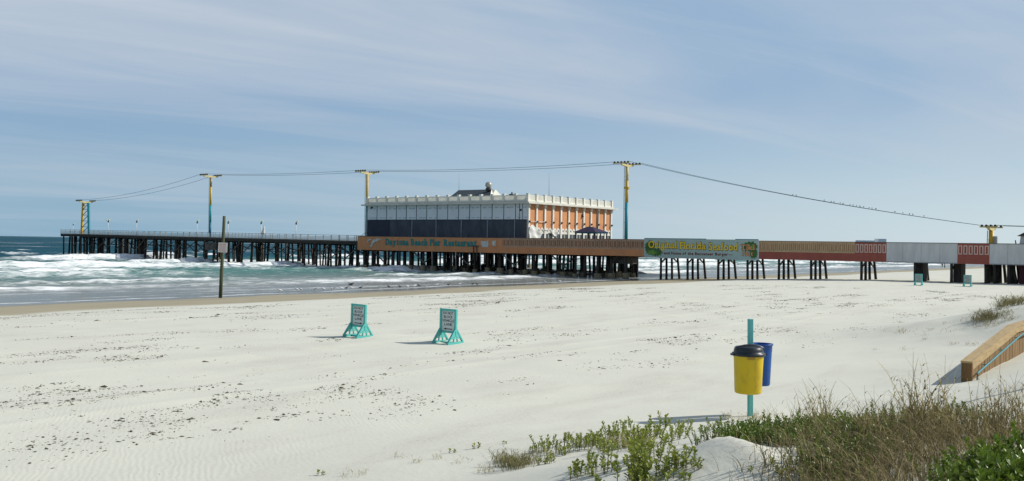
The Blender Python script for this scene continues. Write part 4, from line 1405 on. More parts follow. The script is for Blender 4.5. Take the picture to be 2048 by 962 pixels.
# ------------------------------------------------------------------ pier lamps
def lamp_proto():
    t = empty('pier_lamp', (0, 0, 0), PIER_ROT)
    mb = MB(); mb.tube([(0, 0, 0), (0, 0, 3.35)], [.075, .05], 8); mb.build('pole', M['lampwhite'], t)
    mb = MB(); mb.lathe([(.08, 3.3), (.17, 3.42), (.19, 3.7), (.10, 3.85)], (0, 0, 0), 10); mb.tube([(0, 0, 3.8), (.22, 0, 4.0)], .05, 6); mb.build('lamp_housing', M['dark'], t)
    mb = MB(); mb.lathe([(.30, 3.92), (.24, 4.10), (.08, 4.2)], (.45, 0, 0), 12); mb.build('lamp_shade', M['lampshade'], t)
    return t


lampsrc = lamp_proto()
first = True
LL = [(146, 'small dark lamp post nearest the sea end of the pier', .72), (216, 'first white lamp post landward of the lattice tower', 1), (273, 'second white lamp post landward of the lattice tower', 1),
      (394, 'white lamp post just seaward of the slim striped tower', 1), (456, 'white lamp post seen right behind the tall weathered sign pole', 1),
      (522, 'white lamp post next to the folded parasol on the pier', 1), (592, 'white lamp post nearest the restaurant building', 1)]
for px, lab, sc in LL:
    w_, _ = on_v(px, 470, PV + 8.4)
    o = lampsrc if first else copy_tree(lampsrc)
    first = False
    o.location = PW(w_, PV + 8.4, float(deckz(w_)))
    o.scale = (sc, sc, sc)
    o.rotation_euler = (0, 0, PIER_ROT)
    tag(o, lab, 'lamp post', 'lamp posts on the pier railing')
lamp2 = [o for o in col.objects if o.get('label', '').startswith('first white lamp post')][0]
mb = MB(); mb.lathe([(.30, 3.82), (.24, 4.00), (.08, 4.1)], (-.6, 0, 0), 12); mb.tube([(0, 0, 3.6), (-.5, 0, 3.95)], .05, 6); mb.build('lamp_shade', M['lampshade'], lamp2)
# folded parasol leaning on the rail
w_, _ = on_v(528, 470, PV + 8.0)
par = empty('folded_parasol', PW(w_, PV + 7.6, float(deckz(w_))), PIER_ROT, 'folded white parasol leaning behind the pier railing beside a lamp post', 'parasol')
mb = MB(); mb.tube([(-.25, 0, 0), (.55, 0, 3.1)], .05, 6); mb.build('pole', M['dark'], par)
mb = MB(); mb.tube([(.0, 0, .9), (.2, 0, 1.5), (.5, 0, 2.4), (.66, 0, 3.0)], [.42, .40, .20, .05], 9); mb.build('canopy', M['lampwhite'], par)

# ------------------------------------------------------------------ birds on the cable and gulls in the shallows
def bird_mesh(name, m, s, legs):
    mb = MB()
    mb.tube([(-.26, 0, .20), (-.16, 0, .22), (-.02, 0, .24), (.10, 0, .28), (.17, 0, .34), (.22, 0, .35), (.29, 0, .34)], [.015, .05, .095, .085, .045, .05, .008], 8)
    if legs:
        for y in (-.03, .03):
            mb.tube([(0, y, .18), (0, y, 0)], .009, 4)
    o = mb.build(name, m)
    o.scale = (s, s, s)
    return o


cb = [1585, 1592, 1648, 1662, 1668, 1680, 1686, 1700, 1706, 1713, 1720, 1727, 1738, 1744, 1752, 1790, 1806, 1819, 1826, 1848]
src = None
P_ = CABLES[(3, 'near')]
for px in cb:
    w_, _ = on_v(px, 420, TV - 2.0)
    ks = [k for k in range(24) if P_[k][0] <= w_ < P_[k + 1][0]]
    if not ks: continue
    k = ks[0]; f = (w_ - P_[k][0]) / (P_[k + 1][0] - P_[k][0])
    z_ = P_[k][2] + f * (P_[k + 1][2] - P_[k][2]) + .03
    if src is None:
        src = bird_mesh('cable_bird', M['gulld'], .72, True); o = src
    else:
        o = src.copy(); col.objects.link(o)
    o.location = PW(w_, TV - 2.0, z_)
    o.rotation_euler = (0, 0, PIER_ROT + math.pi / 2 + random.uniform(-.5, .5) + (math.pi if random.random() < .4 else 0))
    tag(o, 'small dark bird perched on the long sloping cable above the grey and red boards', 'bird', 'birds perched on the sloping cable')
gl_px = [(594, 582), (602, 582), (630, 581.5), (647, 581), (663, 580.5), (668, 580), (683, 579.5), (693, 579), (703, 579), (721, 578.5), (759, 577), (778, 576.5), (789, 576.5), (800, 576.5), (810, 576), (815, 575.5), (829, 574.5), (838, 574), (853, 573.5), (873, 572.5), (897, 572), (919, 571), (945, 571), (954, 571), (560, 584), (1090, 566), (1120, 565)]
srcw = srcd = None
for i, (px, py) in enumerate(gl_px):
    dk = px in (693, 721, 778, 800, 838, 897, 945, 954)
    d_ = ray(px, py); t = (CAM_Z - .05) / -d_.z
    p = Vector((0, 0, CAM_Z)) + d_ * t
    g = max(gz(p.x, p.y), 0.03)
    if dk:
        if srcd is None: srcd = bird_mesh('shore_gull', M['gulld'], 1.0, True); o = srcd
        else: o = srcd.copy(); col.objects.link(o)
    else:
        if srcw is None: srcw = bird_mesh('shore_gull', M['gullw'], 1.0, True); o = srcw
        else: o = srcw.copy(); col.objects.link(o)
    o.location = (p.x, p.y, g - .02)
    o.rotation_euler = (0, 0, random.uniform(-.8, .8) + (math.pi if random.random() < .5 else 0))
    tag(o, ('dark feathered gull' if dk else 'white gull') + ' standing in the shallow water at the sand edge', 'gull', 'dark gulls in the shallows' if dk else 'white gulls in the shallows')
# one gull with open wings
d_ = ray(702, 575); t = (CAM_Z - 1.0) / -d_.z
p = Vector((0, 0, CAM_Z)) + d_ * t
o = bird_mesh('flying_gull', M['gulld'], 1.3, False); o.location = p
mb = MB()
for s_ in (-1, 1):
    mb.hexa([(-.08, s_ * .05, .26), (.08, s_ * .05, .26), (.04, s_ * .62, .36), (-.06, s_ * .62, .36), (-.08, s_ * .05, .28), (.08, s_ * .05, .28), (.04, s_ * .62, .372), (-.06, s_ * .62, .372)])
mb.build('wings', M['gulld'], o)
o.rotation_euler = (0, 0, .5)
tag(o, 'dark gull with spread wings flying low over the shallows', 'gull')

# ------------------------------------------------------------------ beach signs
def beach_sign(arrow, face, letters=True):
    t = empty('beach_sign', (0, 0, 0), PIER_ROT)
    W_, D2 = .76, .45
    z0, z1 = .42, 1.42
    mb = MB()
    for s_ in (-1, 1):
        mb.box(s_ * .40 - .045, s_ * .40 + .045, -.055, .055, z0 - .1, z1 + .0)
    mb.box(-.355, .355, -.05, .05, z1 - .09, z1 - .001); mb.box(-.355, .355, -.05, .05, z0, z0 + .08)
    mb.build('frame', M['teal'], t, bevel=.006)
    mb = MB(); mb.box(-.353, .353, -.012, .012, z0 + .082, z1 - .092)
    pn = mb.build('panel', face, t)
    mb = MB()
    if letters:
        for i, wd in enumerate(('DO NOT', 'BLOCK', 'VEHICLE', 'LANE')):
            hw = {'DO NOT': .275, 'BLOCK': .245, 'VEHICLE': .325, 'LANE': .215}[wd]
            zc_ = 1.245 - i * .155
            mb.text(wd, -hw, hw, zc_ - .056, zc_ + .056, -.013, .004, .012)
        za = .585
        s_ = arrow
        mb.plate([(-s_ * .22, za + .016), (-s_ * .22, za - .016), (s_ * .12, za - .016), (s_ * .12, za - .045), (s_ * .24, za), (s_ * .12, za + .045), (s_ * .12, za + .016)][::s_], -.018, -.0125)
        mb.build('lettering', M['black'], pn)
    for s_ in (-1, 1):
        x = s_ * .40
        mb = MB()
        for q in (-1, 1):
            mb.bar((x, q * .05, z0 + .16), (x, q * .46, .06), .07, .085, (1, 0, 0))
            mb.bar((x, q * .06, z0 - .06), (x, q * .13, .08), .06, .05, (1, 0, 0))
        mb.hexa([(x - .03, -.25, .27), (x + .03, -.25, .27), (x + .03, .25, .27), (x - .03, .25, .27), (x - .03, -.06, .60), (x + .03, -.06, .60), (x + .03, .06, .60), (x - .03, .06, .60)])
        mb.box(x - .036, x + .036, -.51, .51, -.06, .075)
        mb.box(x - .03, x + .03, -.26, .26, .20, .25)
        mb.build('foot', M['teal'], t, bevel=.005)
    mb = MB(); mb.box(-.36, .36, -.05, .05, -.04, .055); mb.build('base_rail', M['teal'], t)
    return t


def put_sign(t, px, py, lab, tilt=0.0, yaw=0.0):
    p = ground(px, py)
    t.location = p
    t.rotation_euler = (0, tilt, PIER_ROT + yaw)
    tag(t, lab, 'sign', 'turquoise vehicle lane signs on the sand')


put_sign(beach_sign(1, M['panel']), 716, 673, 'turquoise stand sign with black text and an arrow pointing right on the open sand', R(1.6))
put_sign(beach_sign(-1, M['panel']), 896, 686, 'turquoise stand sign with black text and an arrow pointing left on the open sand', R(.5))
put_sign(beach_sign(1, M['panelback']), 1837, 571, 'small distant stand sign before the dark piles under the grey boards', 0)
put_sign(beach_sign(-1, M['panelback']), 1935, 573.5, 'small distant stand sign before the pier, under the red boards with six frames', 0)

# tall weathered pole with a notice
p = ground(440.5, 596)
q = at(448.5, 432, p.y)
pl = empty('notice_pole', p, 0, 'tall leaning weathered pole with a white red-lettered notice on the wet sand', 'sign pole')
mb = MB(); dx_ = q.x - p.x; dz_ = q.z - p.z
mb.tube([(0, 0, -.6), (dx_ * .3, 0, dz_ * .3), (dx_ * .62, .02, dz_ * .62), (dx_, 0, dz_)], [.165, .16, .145, .13], 12); mb.build('pole', M['pole'], pl)
mb = MB()
cx, cz = at(447, 495, p.y).x - p.x, at(447, 495, p.y).z - p.z
ax, az = Vector((math.cos(-.03), math.sin(-.03))), Vector((-math.sin(-.05), math.cos(-.05)))


def nb_(x0, x1, z0, z1, ya, yb, m_):
    ps = []
    for yy in (ya, yb):
        for (x, z) in ((x0, z0), (x1, z0), (x1, z1), (x0, z1)):
            v_ = ax * x + az * z
            ps.append((cx + v_.x, yy, cz + v_.y))
    m_.hexa(ps)


nb_(-.41, .41, -.44, .44, -.24, -.215, mb)
bd = mb.build('notice_board', M['signwhite'], pl)
mb = MB()
random.seed(5)
for z, h, n_ in ((.29, .075, 2), (.16, .03, 3), (.08, .025, 4), (0, .03, 4), (-.10, .04, 4), (-.21, .045, 4), (-.32, .05, 2)):
    x = -.30
    tot = .6
    for k in range(n_):
        wl = tot / n_ * random.uniform(.65, .9)
        nb_(x, x + wl, z - h / 2, z + h / 2, -.246, -.241, mb)
        x += tot / n_
mb.build('red_lines', M['redink'], bd)

# ------------------------------------------------------------------ bins on the turquoise post
p = ground(1501, 832)
BY = p.y
up = at(1500.5, 638, BY)
bp_ = empty('bin_post', p, 0, 'square turquoise timber post standing in the sand and carrying two bins', 'post')
mb = MB(); hpx = BY / FPX
dxp = up.x - p.x
mb.hexa([(-.05, -.05, -.5), (.05, -.05, -.5), (.05, .05, -.5), (-.05, .05, -.5), (dxp - .05, -.05, up.z - p.z), (dxp + .05, -.05, up.z - p.z), (dxp + .05, .05, up.z - p.z), (dxp - .05, .05, up.z - p.z)])
o = mb.build('post', M['post'], bp_, bevel=.006); o.rotation_euler = (0, 0, R(14)); 
# yellow bin on the near side
rb = 30.5 * hpx
yb = BY - .05 - rb * .93
c_ = at(1496, 786, yb)
hb = at(1496, 706, yb).z - c_.z
ybin = empty('litter_bin', c_, R(10), 'yellow litter bin with a dark domed lid on the near side of the turquoise post', 'bin', 'litter bins on the turquoise post')
r0, r1 = 26.6 * yb / FPX, 29.6 * yb / FPX
mb = MB()
mb.lathe([(r0 * .90, .0), (r0 * .97, .015), (r0, .045), (r0 + (r1 - r0) * .80, hb * .84), (r1 * .99, hb * .86), (r1 * 1.0, hb * .97), (r1 * 1.03, hb * .98), (r1 * 1.03, hb)], (0, 0, 0), 40)
yb_body = mb.build('body', M['binyellow'], ybin)
mb = MB()
mb.lathe([(r1 * 1.10, hb - .055), (r1 * 1.13, hb - .02), (r1 * 1.09, hb + .01), (r1 * 1.00, hb + .02), (r1 * .99, hb + .06), (r1 * .93, hb + .125), (r1 * .86, hb + .145), (r1 * .4, hb + .165), (r1 * .05, hb + .17)], (0, 0, 0), 40)
lid = mb.build('lid', M['binblack'], ybin)
mb = MB()
P_ = []
for k in range(9):
    a = math.pi * (k / 8)
    P_.append((r1 * .98 * math.cos(a), -r1 * .22, hb + .075 + .10 * math.sin(a)))
mb.tube(P_, .035, 8)
mb.box(-r1 * 1.22, -r1 * 1.08, -.07, .07, hb - .05, hb - .005); mb.box(r1 * 1.08, r1 * 1.22, -.07, .07, hb - .05, hb - .005)
mb.build('lid_rib', M['binblack'], lid)
def curved_patch(a0, a1, z0, z1, r_of, n=8, t=.004):
    V_ = []; F_ = []
    for i in range(n + 1):
        a = a0 + (a1 - a0) * i / n
        for z in (z0, z1):
            r_ = r_of(z)
            V_.append(((r_ + t) * math.cos(a), (r_ + t) * math.sin(a), z)); V_.append(((r_ - .004) * math.cos(a), (r_ - .004) * math.sin(a), z))
    for i in range(n):
        b0 = i * 4
        F_ += [(b0, b0 + 4, b0 + 6, b0 + 2), (b0 + 1, b0 + 3, b0 + 7, b0 + 5), (b0 + 2, b0 + 6, b0 + 7, b0 + 3), (b0, b0 + 1, b0 + 5, b0 + 4)]
    return V_, F_
rof = lambda z: r0 + (r1 - r0) * .80 * min(z / (hb * .84), 1) if z < hb * .84 else r1 * .995
mb = MB(); mb.add(*curved_patch(R(242), R(272), hb * .868, hb * .962, rof)); mb.build('label_patch', M['patch'], yb_body)
mb = MB()
for k, (a, z) in enumerate(((338, .36), (341, .42), (338, .48), (341, .54), (339, .60))):
    mb.add(*curved_patch(R(a - 10), R(a), hb * z, hb * (z + .04), rof, 4))
mb.build('printed_mark', M['tdteal'], yb_body)
# blue bin on the far side
yb2 = BY + .42
c_ = at(1519.5, 770, yb2)
hb2 = at(1521, 687, yb2).z - c_.z
r0b, r1b = 20 * yb2 / FPX, 23.5 * yb2 / FPX
bbin = empty('litter_bin', c_, R(0), 'open blue bin half hidden behind the yellow one on the turquoise post', 'bin', 'litter bins on the turquoise post')
mb = MB()
mb.lathe([(r0b * .93, 0), (r0b, .03), (r0b + (r1b - r0b) * .75, hb2 * .8), (r1b * .98, hb2 * .82), (r1b, hb2 * .965), (r1b * 1.07, hb2 * .97), (r1b * 1.07, hb2), (r1b * .98, hb2), (r1b * .95, hb2 * .7), (r0b * .9, .03)], (0, 0, 0), 36)
mb.build('body', M['binblue'], bbin)
mb = MB(); mb.bar((-.17, -.36, hb2 * .75), (0, -.2, hb2 * .75), .06, .03); mb.build('bracket', M['dark'], bbin)
mb = MB(); mb.bar((-.03, r1 * .9, hb * .6), (0.02, r1 * 1.2, hb * .6), .12, .05); mb.build('bracket', M['dark'], ybin)

# ------------------------------------------------------------------ ramp rail
p0 = ground(1933, 763)
RW = 8.0
d2 = Vector((SX, SY, 0))
ramp = empty('ramp_railing', p0, math.atan2(SY, SX) , 'half buried timber ramp railing with a wide top board and teal handrail in the sand', 'railing')
zt0 = at(1933, 722, p0.y).z - p0.z
LK = 6.75
zt1 = zt0 + .60


def rtop(x):
    return zt0 + (zt1 - zt0) * min(x / LK, 1.0)


# local x along the rail (coast direction), local y to the left (seaward), near side is -y
mb = MB(); mb.box(-.02, .12, -.135, .135, -.6, zt0 - .06); mb.build('end_post', M['woodend'], ramp, bevel=.008)
mb = MB()
for a, b_ in ((-.03, LK), (LK, 14.0)):
    za, zb = rtop(a), rtop(b_)
    mb.hexa([(a, -.15, za - .055), (b_ + .0, -.15, zb - .055), (b_, .15, zb - .055), (a, .15, za - .055), (a, -.15, za), (b_, -.15, zb), (b_, .15, zb), (a, .15, za)])
cap = mb.build('top_board', M['wood'], ramp)
mb = MB()
for a, b_ in ((.13, LK), (LK + .003, 14.0)):
    za, zb = rtop(a) - .058, rtop(b_) - .058
    for y0, y1 in ((-.135, -.095),):
        mb.hexa([(a, y0, za - .19), (b_, y0, zb - .19), (b_, y1, zb - .19), (a, y1, za - .19), (a, y0, za), (b_, y0, zb), (b_, y1, zb), (a, y1, za)])
mb.build('side_board', M['wood'], ramp)
mb = MB()
x = .16
while x < 13.8:
    zt_ = rtop(x) - .06
    o_ = random.uniform(-.004, .004)
    wd_ = random.uniform(.10, .135)
    mb.box(x, x + wd_, -.09 + o_ * 2, -.055 + o_ * 2, -.9, zt_)
    x += wd_ + random.uniform(.014, .03)
mb.build('planks', M['plank'], ramp)
for x in (1.9, 3.8, 5.7, 7.6, 9.5):
    mb = MB(); mb.box(x, x + .09, -.053, .06, -.9, rtop(x) - .06); mb.build('post', M['woodend'], ramp)
mb = MB(); mb.bar((.2, .09, rtop(.2) - .2), (LK, .09, rtop(LK) - .2), .035, .19); mb.build('side_board', M['plank'], ramp)
mb = MB()
P_ = [(.10, -.25, -.3), (.10, -.25, zt0 - .40), (.13, -.25, zt0 - .35), (.22, -.25, zt0 - .31), (LK - .1, -.25, rtop(LK) - .32), (LK + .15, -.25, rtop(LK) - .30), (13.5, -.25, rtop(9) - .30)]
mb.tube(P_, .024, 10)
for x in (1.5, 4.0, 6.4, 9):
    mb.bar((x, -.25, rtop(x) - .335), (x, -.09, rtop(x) - .36), .02, .02)
mb.build('handrail', M['pipe'], ramp)

gx_, gy_ = 14.0, 22.42
mb = MB(); mb.tube([(0, 0, -.5), (0, 0, 3), (0, 0, 6.1)], [.075, .065, .05], 10)
o = mb.build('bare_pole', M['pole']); o.location = (gx_, gy_, gz(gx_, gy_))
tag(o, 'slim bare pole whose long thin shadow crosses the sand before the ramp railing', 'pole')

# ------------------------------------------------------------------ far towers on the coast, two walkers
for px0, px1, py, lab, rows in ((1719, 1750, 480.5, 'long low pale beachfront block far beyond the red boards', 5), (1757, 1773, 477.5, 'narrow pale apartment tower far beyond the red boards', 8)):
    Yd = 2600.0
    a = at(px0, py, Yd); b_ = at(px1, py, Yd)
    t = empty('apartment_block', (a.x, Yd, 0), 0, lab, 'building')
    Wd = b_.x - a.x
    zt_ = a.z
    mb = MB(); mb.box(0, Wd, 0, 30, -1, zt_); mb.build('wall', M['haze_wall'], t)
    mb = MB()
    for k in range(rows):
        z = zt_ * (k + .35) / rows
        mb.box(1, Wd - 1, -.4, -.02, z, z + zt_ / rows * .45)
    mb.build('windows', M['haze_glass'], t)


def walker(px, py, lab, shift):
    d_ = ray(px, py); t_ = 318.0
    pp = Vector((0, 0, CAM_Z)) + d_ * t_
    g = max(gz(pp.x, pp.y), 0.0)
    t = empty('person', (pp.x, pp.y, g), random.uniform(0, 1), lab, 'person')
    sk = {'pelvis': (0, 0, .95), 'chest': (0, 0, 1.35), 'neck': (0, 0, 1.52), 'head': (0, .02, 1.66), 'crown': (0, 0, 1.77), 'kl': (-.10, -.08, .5), 'fl': (-.10, -.02, .06), 'tl': (-.1, -.14, .03), 'kr': (.10, .12, .5), 'fr': (.10, .18, .07), 'tr': (.1, .06, .03),
          'sl': (-.19, 0, 1.42), 'el': (-.25, .05, 1.14), 'hl': (-.25, -.05, .88), 'sr': (.19, 0, 1.42), 'er': (.25, -.02, 1.14), 'hr': (.25, -.12, .9)}
    rad = {'pelvis': .14, 'chest': .15, 'neck': .055, 'head': .095, 'crown': .07, 'kl': .065, 'fl': .045, 'tl': .035, 'kr': .065, 'fr': .045, 'tr': .035, 'sl': .06, 'el': .045, 'hl': .035, 'sr': .06, 'er': .045, 'hr': .035}
    ed = [('pelvis', 'chest'), ('chest', 'neck'), ('neck', 'head'), ('head', 'crown'), ('pelvis', 'kl'), ('kl', 'fl'), ('fl', 'tl'), ('pelvis', 'kr'), ('kr', 'fr'), ('fr', 'tr'), ('chest', 'sl'), ('sl', 'el'), ('el', 'hl'), ('chest', 'sr'), ('sr', 'er'), ('er', 'hr')]

    def skin(name, keys, m_, grow):
        me = bpy.data.meshes.new(name)
        ks = [k for k in sk if k in keys]
        me.from_pydata([sk[k] for k in ks], [(ks.index(a), ks.index(b)) for a, b in ed if a in keys and b in keys], [])
        o = bpy.data.objects.new(name, me); col.objects.link(o); o.parent = t
        me.materials.append(m_)
        o.modifiers.new('Skin', 'SKIN')
        for i, k in enumerate(ks):
            me.skin_vertices[0].data[i].radius = (rad[k] + grow, rad[k] + grow)
            me.skin_vertices[0].data[i].use_root = (i == 0)
        s_ = o.modifiers.new('sub', 'SUBSURF'); s_.levels = 1; s_.render_levels = 1
        return o
    skin('body', set(sk), M['skin'], 0)
    skin('jacket', {'pelvis', 'chest', 'sl', 'el', 'sr', 'er'}, M['cloth1'], .02)
    skin('trousers', {'pelvis', 'kl', 'fl', 'kr', 'fr'}, M['cloth2'], .02)


walker(1884.5, 535, 'person in dark clothes walking on the far wet sand, the one nearer the sea', 0)
walker(1889.5, 534.5, 'person in dark clothes walking on the far wet sand, the one nearer the dry beach', 0)

# ------------------------------------------------------------------ dried seaweed on the sand
def scatter_weed(n):
    uu = rng.uniform(13.5, 60, n * 16); vv = rng.uniform(3, 110, n * 16)
    dens = fbm(uu / 2.8, vv / 9.0, 601, 5)
    dens2 = fbm(uu / .9, vv / 2.4, 602, 3)
    pr = np.clip((dens - .50) * 5.5, 0, 1) * np.clip((dens2 - .47) * 6, 0, 1) + .004
    pr *= np.clip((uu - 14) / 4, 0.1, 1)
    keep = rng.random(len(uu)) < pr
    uu = uu[keep][:n]; vv = vv[keep][:n]
    X = -NX * uu + SX * vv; Y = -NY * uu + SY * vv
    ok = (Y > 8) & (np.abs(X / Y) < .62)
    X = X[ok]; Y = Y[ok]
    # a few extra pieces near the sign feet and along the wet edge
    s = np.clip(np.exp(rng.normal(-4.65, .62, len(X))), .004, .05)
    s = np.where(rng.random(len(X)) < .012, s * rng.uniform(1.5, 3, len(X)), s)
    Zt = terrain(X, Y)
    k = len(X)
    base = np.array([(1, 0, 0), (0, 1, 0), (-1, 0, 0), (0, -1, 0), (0, 0, .55), (0, 0, -.3)], float)
    tri = np.array([(0, 1, 4), (1, 2, 4), (2, 3, 4), (3, 0, 4), (1, 0, 5), (2, 1, 5), (3, 2, 5), (0, 3, 5)])
    ang = rng.uniform(0, 6.28, k)
    jit = rng.normal(0, .35, (k, 6, 3))
    L_ = base[None] + jit
    L_[:, :, 0] *= rng.uniform(1, 2.6, k)[:, None]
    L_ *= s[:, None, None]
    cx = L_[:, :, 0] * np.cos(ang)[:, None] - L_[:, :, 1] * np.sin(ang)[:, None] + X[:, None]
    cy = L_[:, :, 0] * np.sin(ang)[:, None] + L_[:, :, 1] * np.cos(ang)[:, None] + Y[:, None]
    cz = L_[:, :, 2] * .8 + Zt[:, None] + s[:, None] * .12
    V_ = np.stack([cx, cy, cz], 2).reshape(-1, 3)
    F_ = (tri[None] + 6 * np.arange(k)[:, None, None]).reshape(-1, 3)
    o = np_mesh('seaweed_debris', V_, F_, M['weed'])
    tag(o, 'scattered dark dried seaweed scraps lying over the white sand', 'seaweed', kind='stuff')


scatter_weed(52000)


# ------------------------------------------------------------------ plants
def blades(P, H, head, bend, width, nseg=6, droop=.35, tintv=None, rs=None):
    """strips that grow from P, bend towards head and taper; returns V, F, tint"""
    rs = rs or rng
    n = len(P)
    t = np.linspace(0, 1, nseg + 1)
    dx_ = np.cos(head)[:, None]; dy_ = np.sin(head)[:, None]
    hz_ = H[:, None] * (t - droop * bend[:, None] * t ** 2.2)
    hx = H[:, None] * bend[:, None] * t ** 1.9
    wob = rs.normal(0, .02, (n, nseg + 1)) * H[:, None] * t
    cx = P[:, 0:1] + dx_ * hx + wob; cy = P[:, 1:2] + dy_ * hx + wob[:, ::-1]; cz = P[:, 2:3] + hz_
    fa = rs.uniform(0, 3.14, n)
    sx_ = np.cos(fa)[:, None] * width[:, None] * (1 - .8 * t) * .5; sy_ = np.sin(fa)[:, None] * width[:, None] * (1 - .8 * t) * .5
    A = np.stack([cx - sx_, cy - sy_, cz], 2); B = np.stack([cx + sx_, cy + sy_, cz], 2)
    V_ = np.stack([A, B], 2).reshape(n, -1, 3)
    m_ = 2 * (nseg + 1)
    f = np.array([(2 * k, 2 * k + 1, 2 * k + 3, 2 * k + 2) for k in range(nseg)])
    F_ = (f[None] + m_ * np.arange(n)[:, None, None]).reshape(-1, 4)
    tv = rs.random(n) if tintv is None else tintv
    return V_.reshape(-1, 3), F_, np.repeat(tv, m_)


def leaves(P, D, L, Wd, tv):
    """folded diamond leaves at P pointing along D"""
    n = len(P)
    D = D / np.linalg.norm(D, axis=1)[:, None]
    up_ = np.tile(np.array([0, 0, 1.0]), (n, 1)) + rng.normal(0, .35, (n, 3))
    S = np.cross(D, up_); S /= np.linalg.norm(S, axis=1)[:, None] + 1e-9
    Nn = np.cross(S, D)
    a = P; tip = P + D * L[:, None]
    m1 = P + D * (L * .55)[:, None] + S * (Wd * .5)[:, None] + Nn * (Wd * .18)[:, None]
    m2 = P + D * (L * .55)[:, None] - S * (Wd * .5)[:, None] + Nn * (Wd * .18)[:, None]
    V_ = np.stack([a, m1, tip, m2], 1).reshape(-1, 3)
    b0 = 4 * np.arange(n)
    F_ = np.concatenate([np.stack([b0, b0 + 1, b0 + 2], 1), np.stack([b0, b0 + 2, b0 + 3], 1)])
    return V_, F_, np.repeat(tv, 4)


def sprig_arrays(nst, hmin, hmax, spread, leafL, seed):
    rs = np.random.default_rng(seed)
    LP = []; LD = []; LL_ = []; TV_ = []
    stems = []
    for s_ in range(nst):
        h = rs.uniform(hmin, hmax)
        bx, by = rs.normal(0, spread, 2)
        lean = rs.normal(0, .22, 2) + np.array([bx, by]) * .6
        pts = [(bx, by, -.03)]
        for k in range(1, 5):
            t = k / 4
            pts.append((bx + lean[0] * h * t ** 1.4, by + lean[1] * h * t ** 1.4, h * t))
        stems.append(pts)
        pts = np.array(pts)
        nl = int(h / .0095)
        for q in range(nl):
            t = .18 + .82 * (q / nl)
            i = min(int(t * 4), 3); f = t * 4 - i
            c = pts[i] * (1 - f) + pts[i + 1] * f
            a = q * 2.4 + rs.normal(0, .4)
            el = .25 + .65 * t + rs.normal(0, .22)
            LP.append(c); LD.append((math.cos(a) * math.cos(el), math.sin(a) * math.cos(el), math.sin(el)))
            LL_.append(leafL * rs.uniform(.7, 1.25) * (1.0 - .25 * abs(t - .6)))
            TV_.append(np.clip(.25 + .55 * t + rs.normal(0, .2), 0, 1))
    return stems, np.array(LP), np.array(LD), np.array(LL_), np.array(TV_)


def shrub_proto(nst, hmin, hmax, spread, leafL, seed, lm, name='green_shrub'):
    t = empty(name, (0, 0, 0))
    stems, LP, LD, LL_, TV_ = sprig_arrays(nst, hmin, hmax, spread, leafL, seed)
    mb = MB()
    for pts in stems:
        mb.tube(pts, [.006, .005, .004, .003, .002], 4, cap=False)
    mb.build('stems', M['stem'], t)
    V_, F_, tv = leaves(LP, LD, LL_, LL_ * .60, TV_)
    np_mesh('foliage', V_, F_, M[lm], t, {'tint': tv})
    return t


protos = [shrub_proto(n_, a, b_, s_, .052, 100 + i, 'leaf') for i, (n_, a, b_, s_) in enumerate(((4, .08, .15, .06), (6, .09, .20, .10), (8, .10, .24, .14), (3, .05, .10, .04), (9, .09, .20, .17), (5, .14, .28, .08)))]
used = [False] * len(protos)


def put(pidx, p, sc, label, cat, group, pl_=None, us_=None):
    pl_ = protos if pl_ is None else pl_
    us_ = used if us_ is None else us_
    o = pl_[pidx] if not us_[pidx] else copy_tree(pl_[pidx])
    us_[pidx] = True
    o.location = p
    o.scale = (sc, sc, sc * random.uniform(.9, 1.15))
    o.rotation_euler = (0, 0, random.uniform(0, 6.28))
    tag(o, label, cat, group)
    return o


GS = 'green leafy shrubs on the near dune'
random.seed(21)
spots = []
# (cx, cy, sx, sy, count, kinds, scale)
for (cx, cy, sx_, sy_, n_, kinds, sc) in ((1190, 893, 44, 9, 15, (1, 2, 4), 1.05), (1262, 880, 40, 12, 14, (1, 2, 5), 1.05), (1340, 885, 34, 26, 13, (0, 1, 5), 1.1), (1180, 955, 40, 22, 7, (0, 1), 1.05),
                                          (1255, 965, 55, 20, 9, (0, 1, 2), 1.05), (1320, 945, 55, 26, 10, (0, 1, 5), 1.1), (1225, 915, 60, 16, 8, (1, 2), 1.1), (1105, 908, 30, 8, 7, (0, 1), 1.0),
                                          (1065, 932, 36, 8, 5, (0, 3), 1.0), (1350, 945, 25, 14, 6, (0, 3), .9), (1395, 862, 24, 9, 7, (0, 3), .9), (1440, 855, 16, 6, 5, (0, 3), .8)):
    for _ in range(int(n_ * .72 + .5)):
        px = random.gauss(cx, sx_ * .7); py = random.gauss(cy, sy_ * .7)
        if py > 985 or px > 1440: continue
        spots.append((px, py, random.choice(kinds), sc * random.uniform(.75, 1.15)))
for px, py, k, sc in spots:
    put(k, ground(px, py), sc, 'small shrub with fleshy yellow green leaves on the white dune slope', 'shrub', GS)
for px, py, k, sc in ((643, 950, 3, .9), (905, 906, 3, .8), (952, 897, 3, 1.1), (1008, 888, 3, .7), (1375, 905, 3, .8), (1395, 940, 3, .6), (1500, 945, 3, .5), (1548, 935, 3, .9), (1552, 955, 0, .9), (1480, 850, 3, .8)):
    put(k, ground(px, py), sc, 'lone low green seedling with few leaves poking out of bare sand', 'shrub', 'lone green seedlings on the sand')

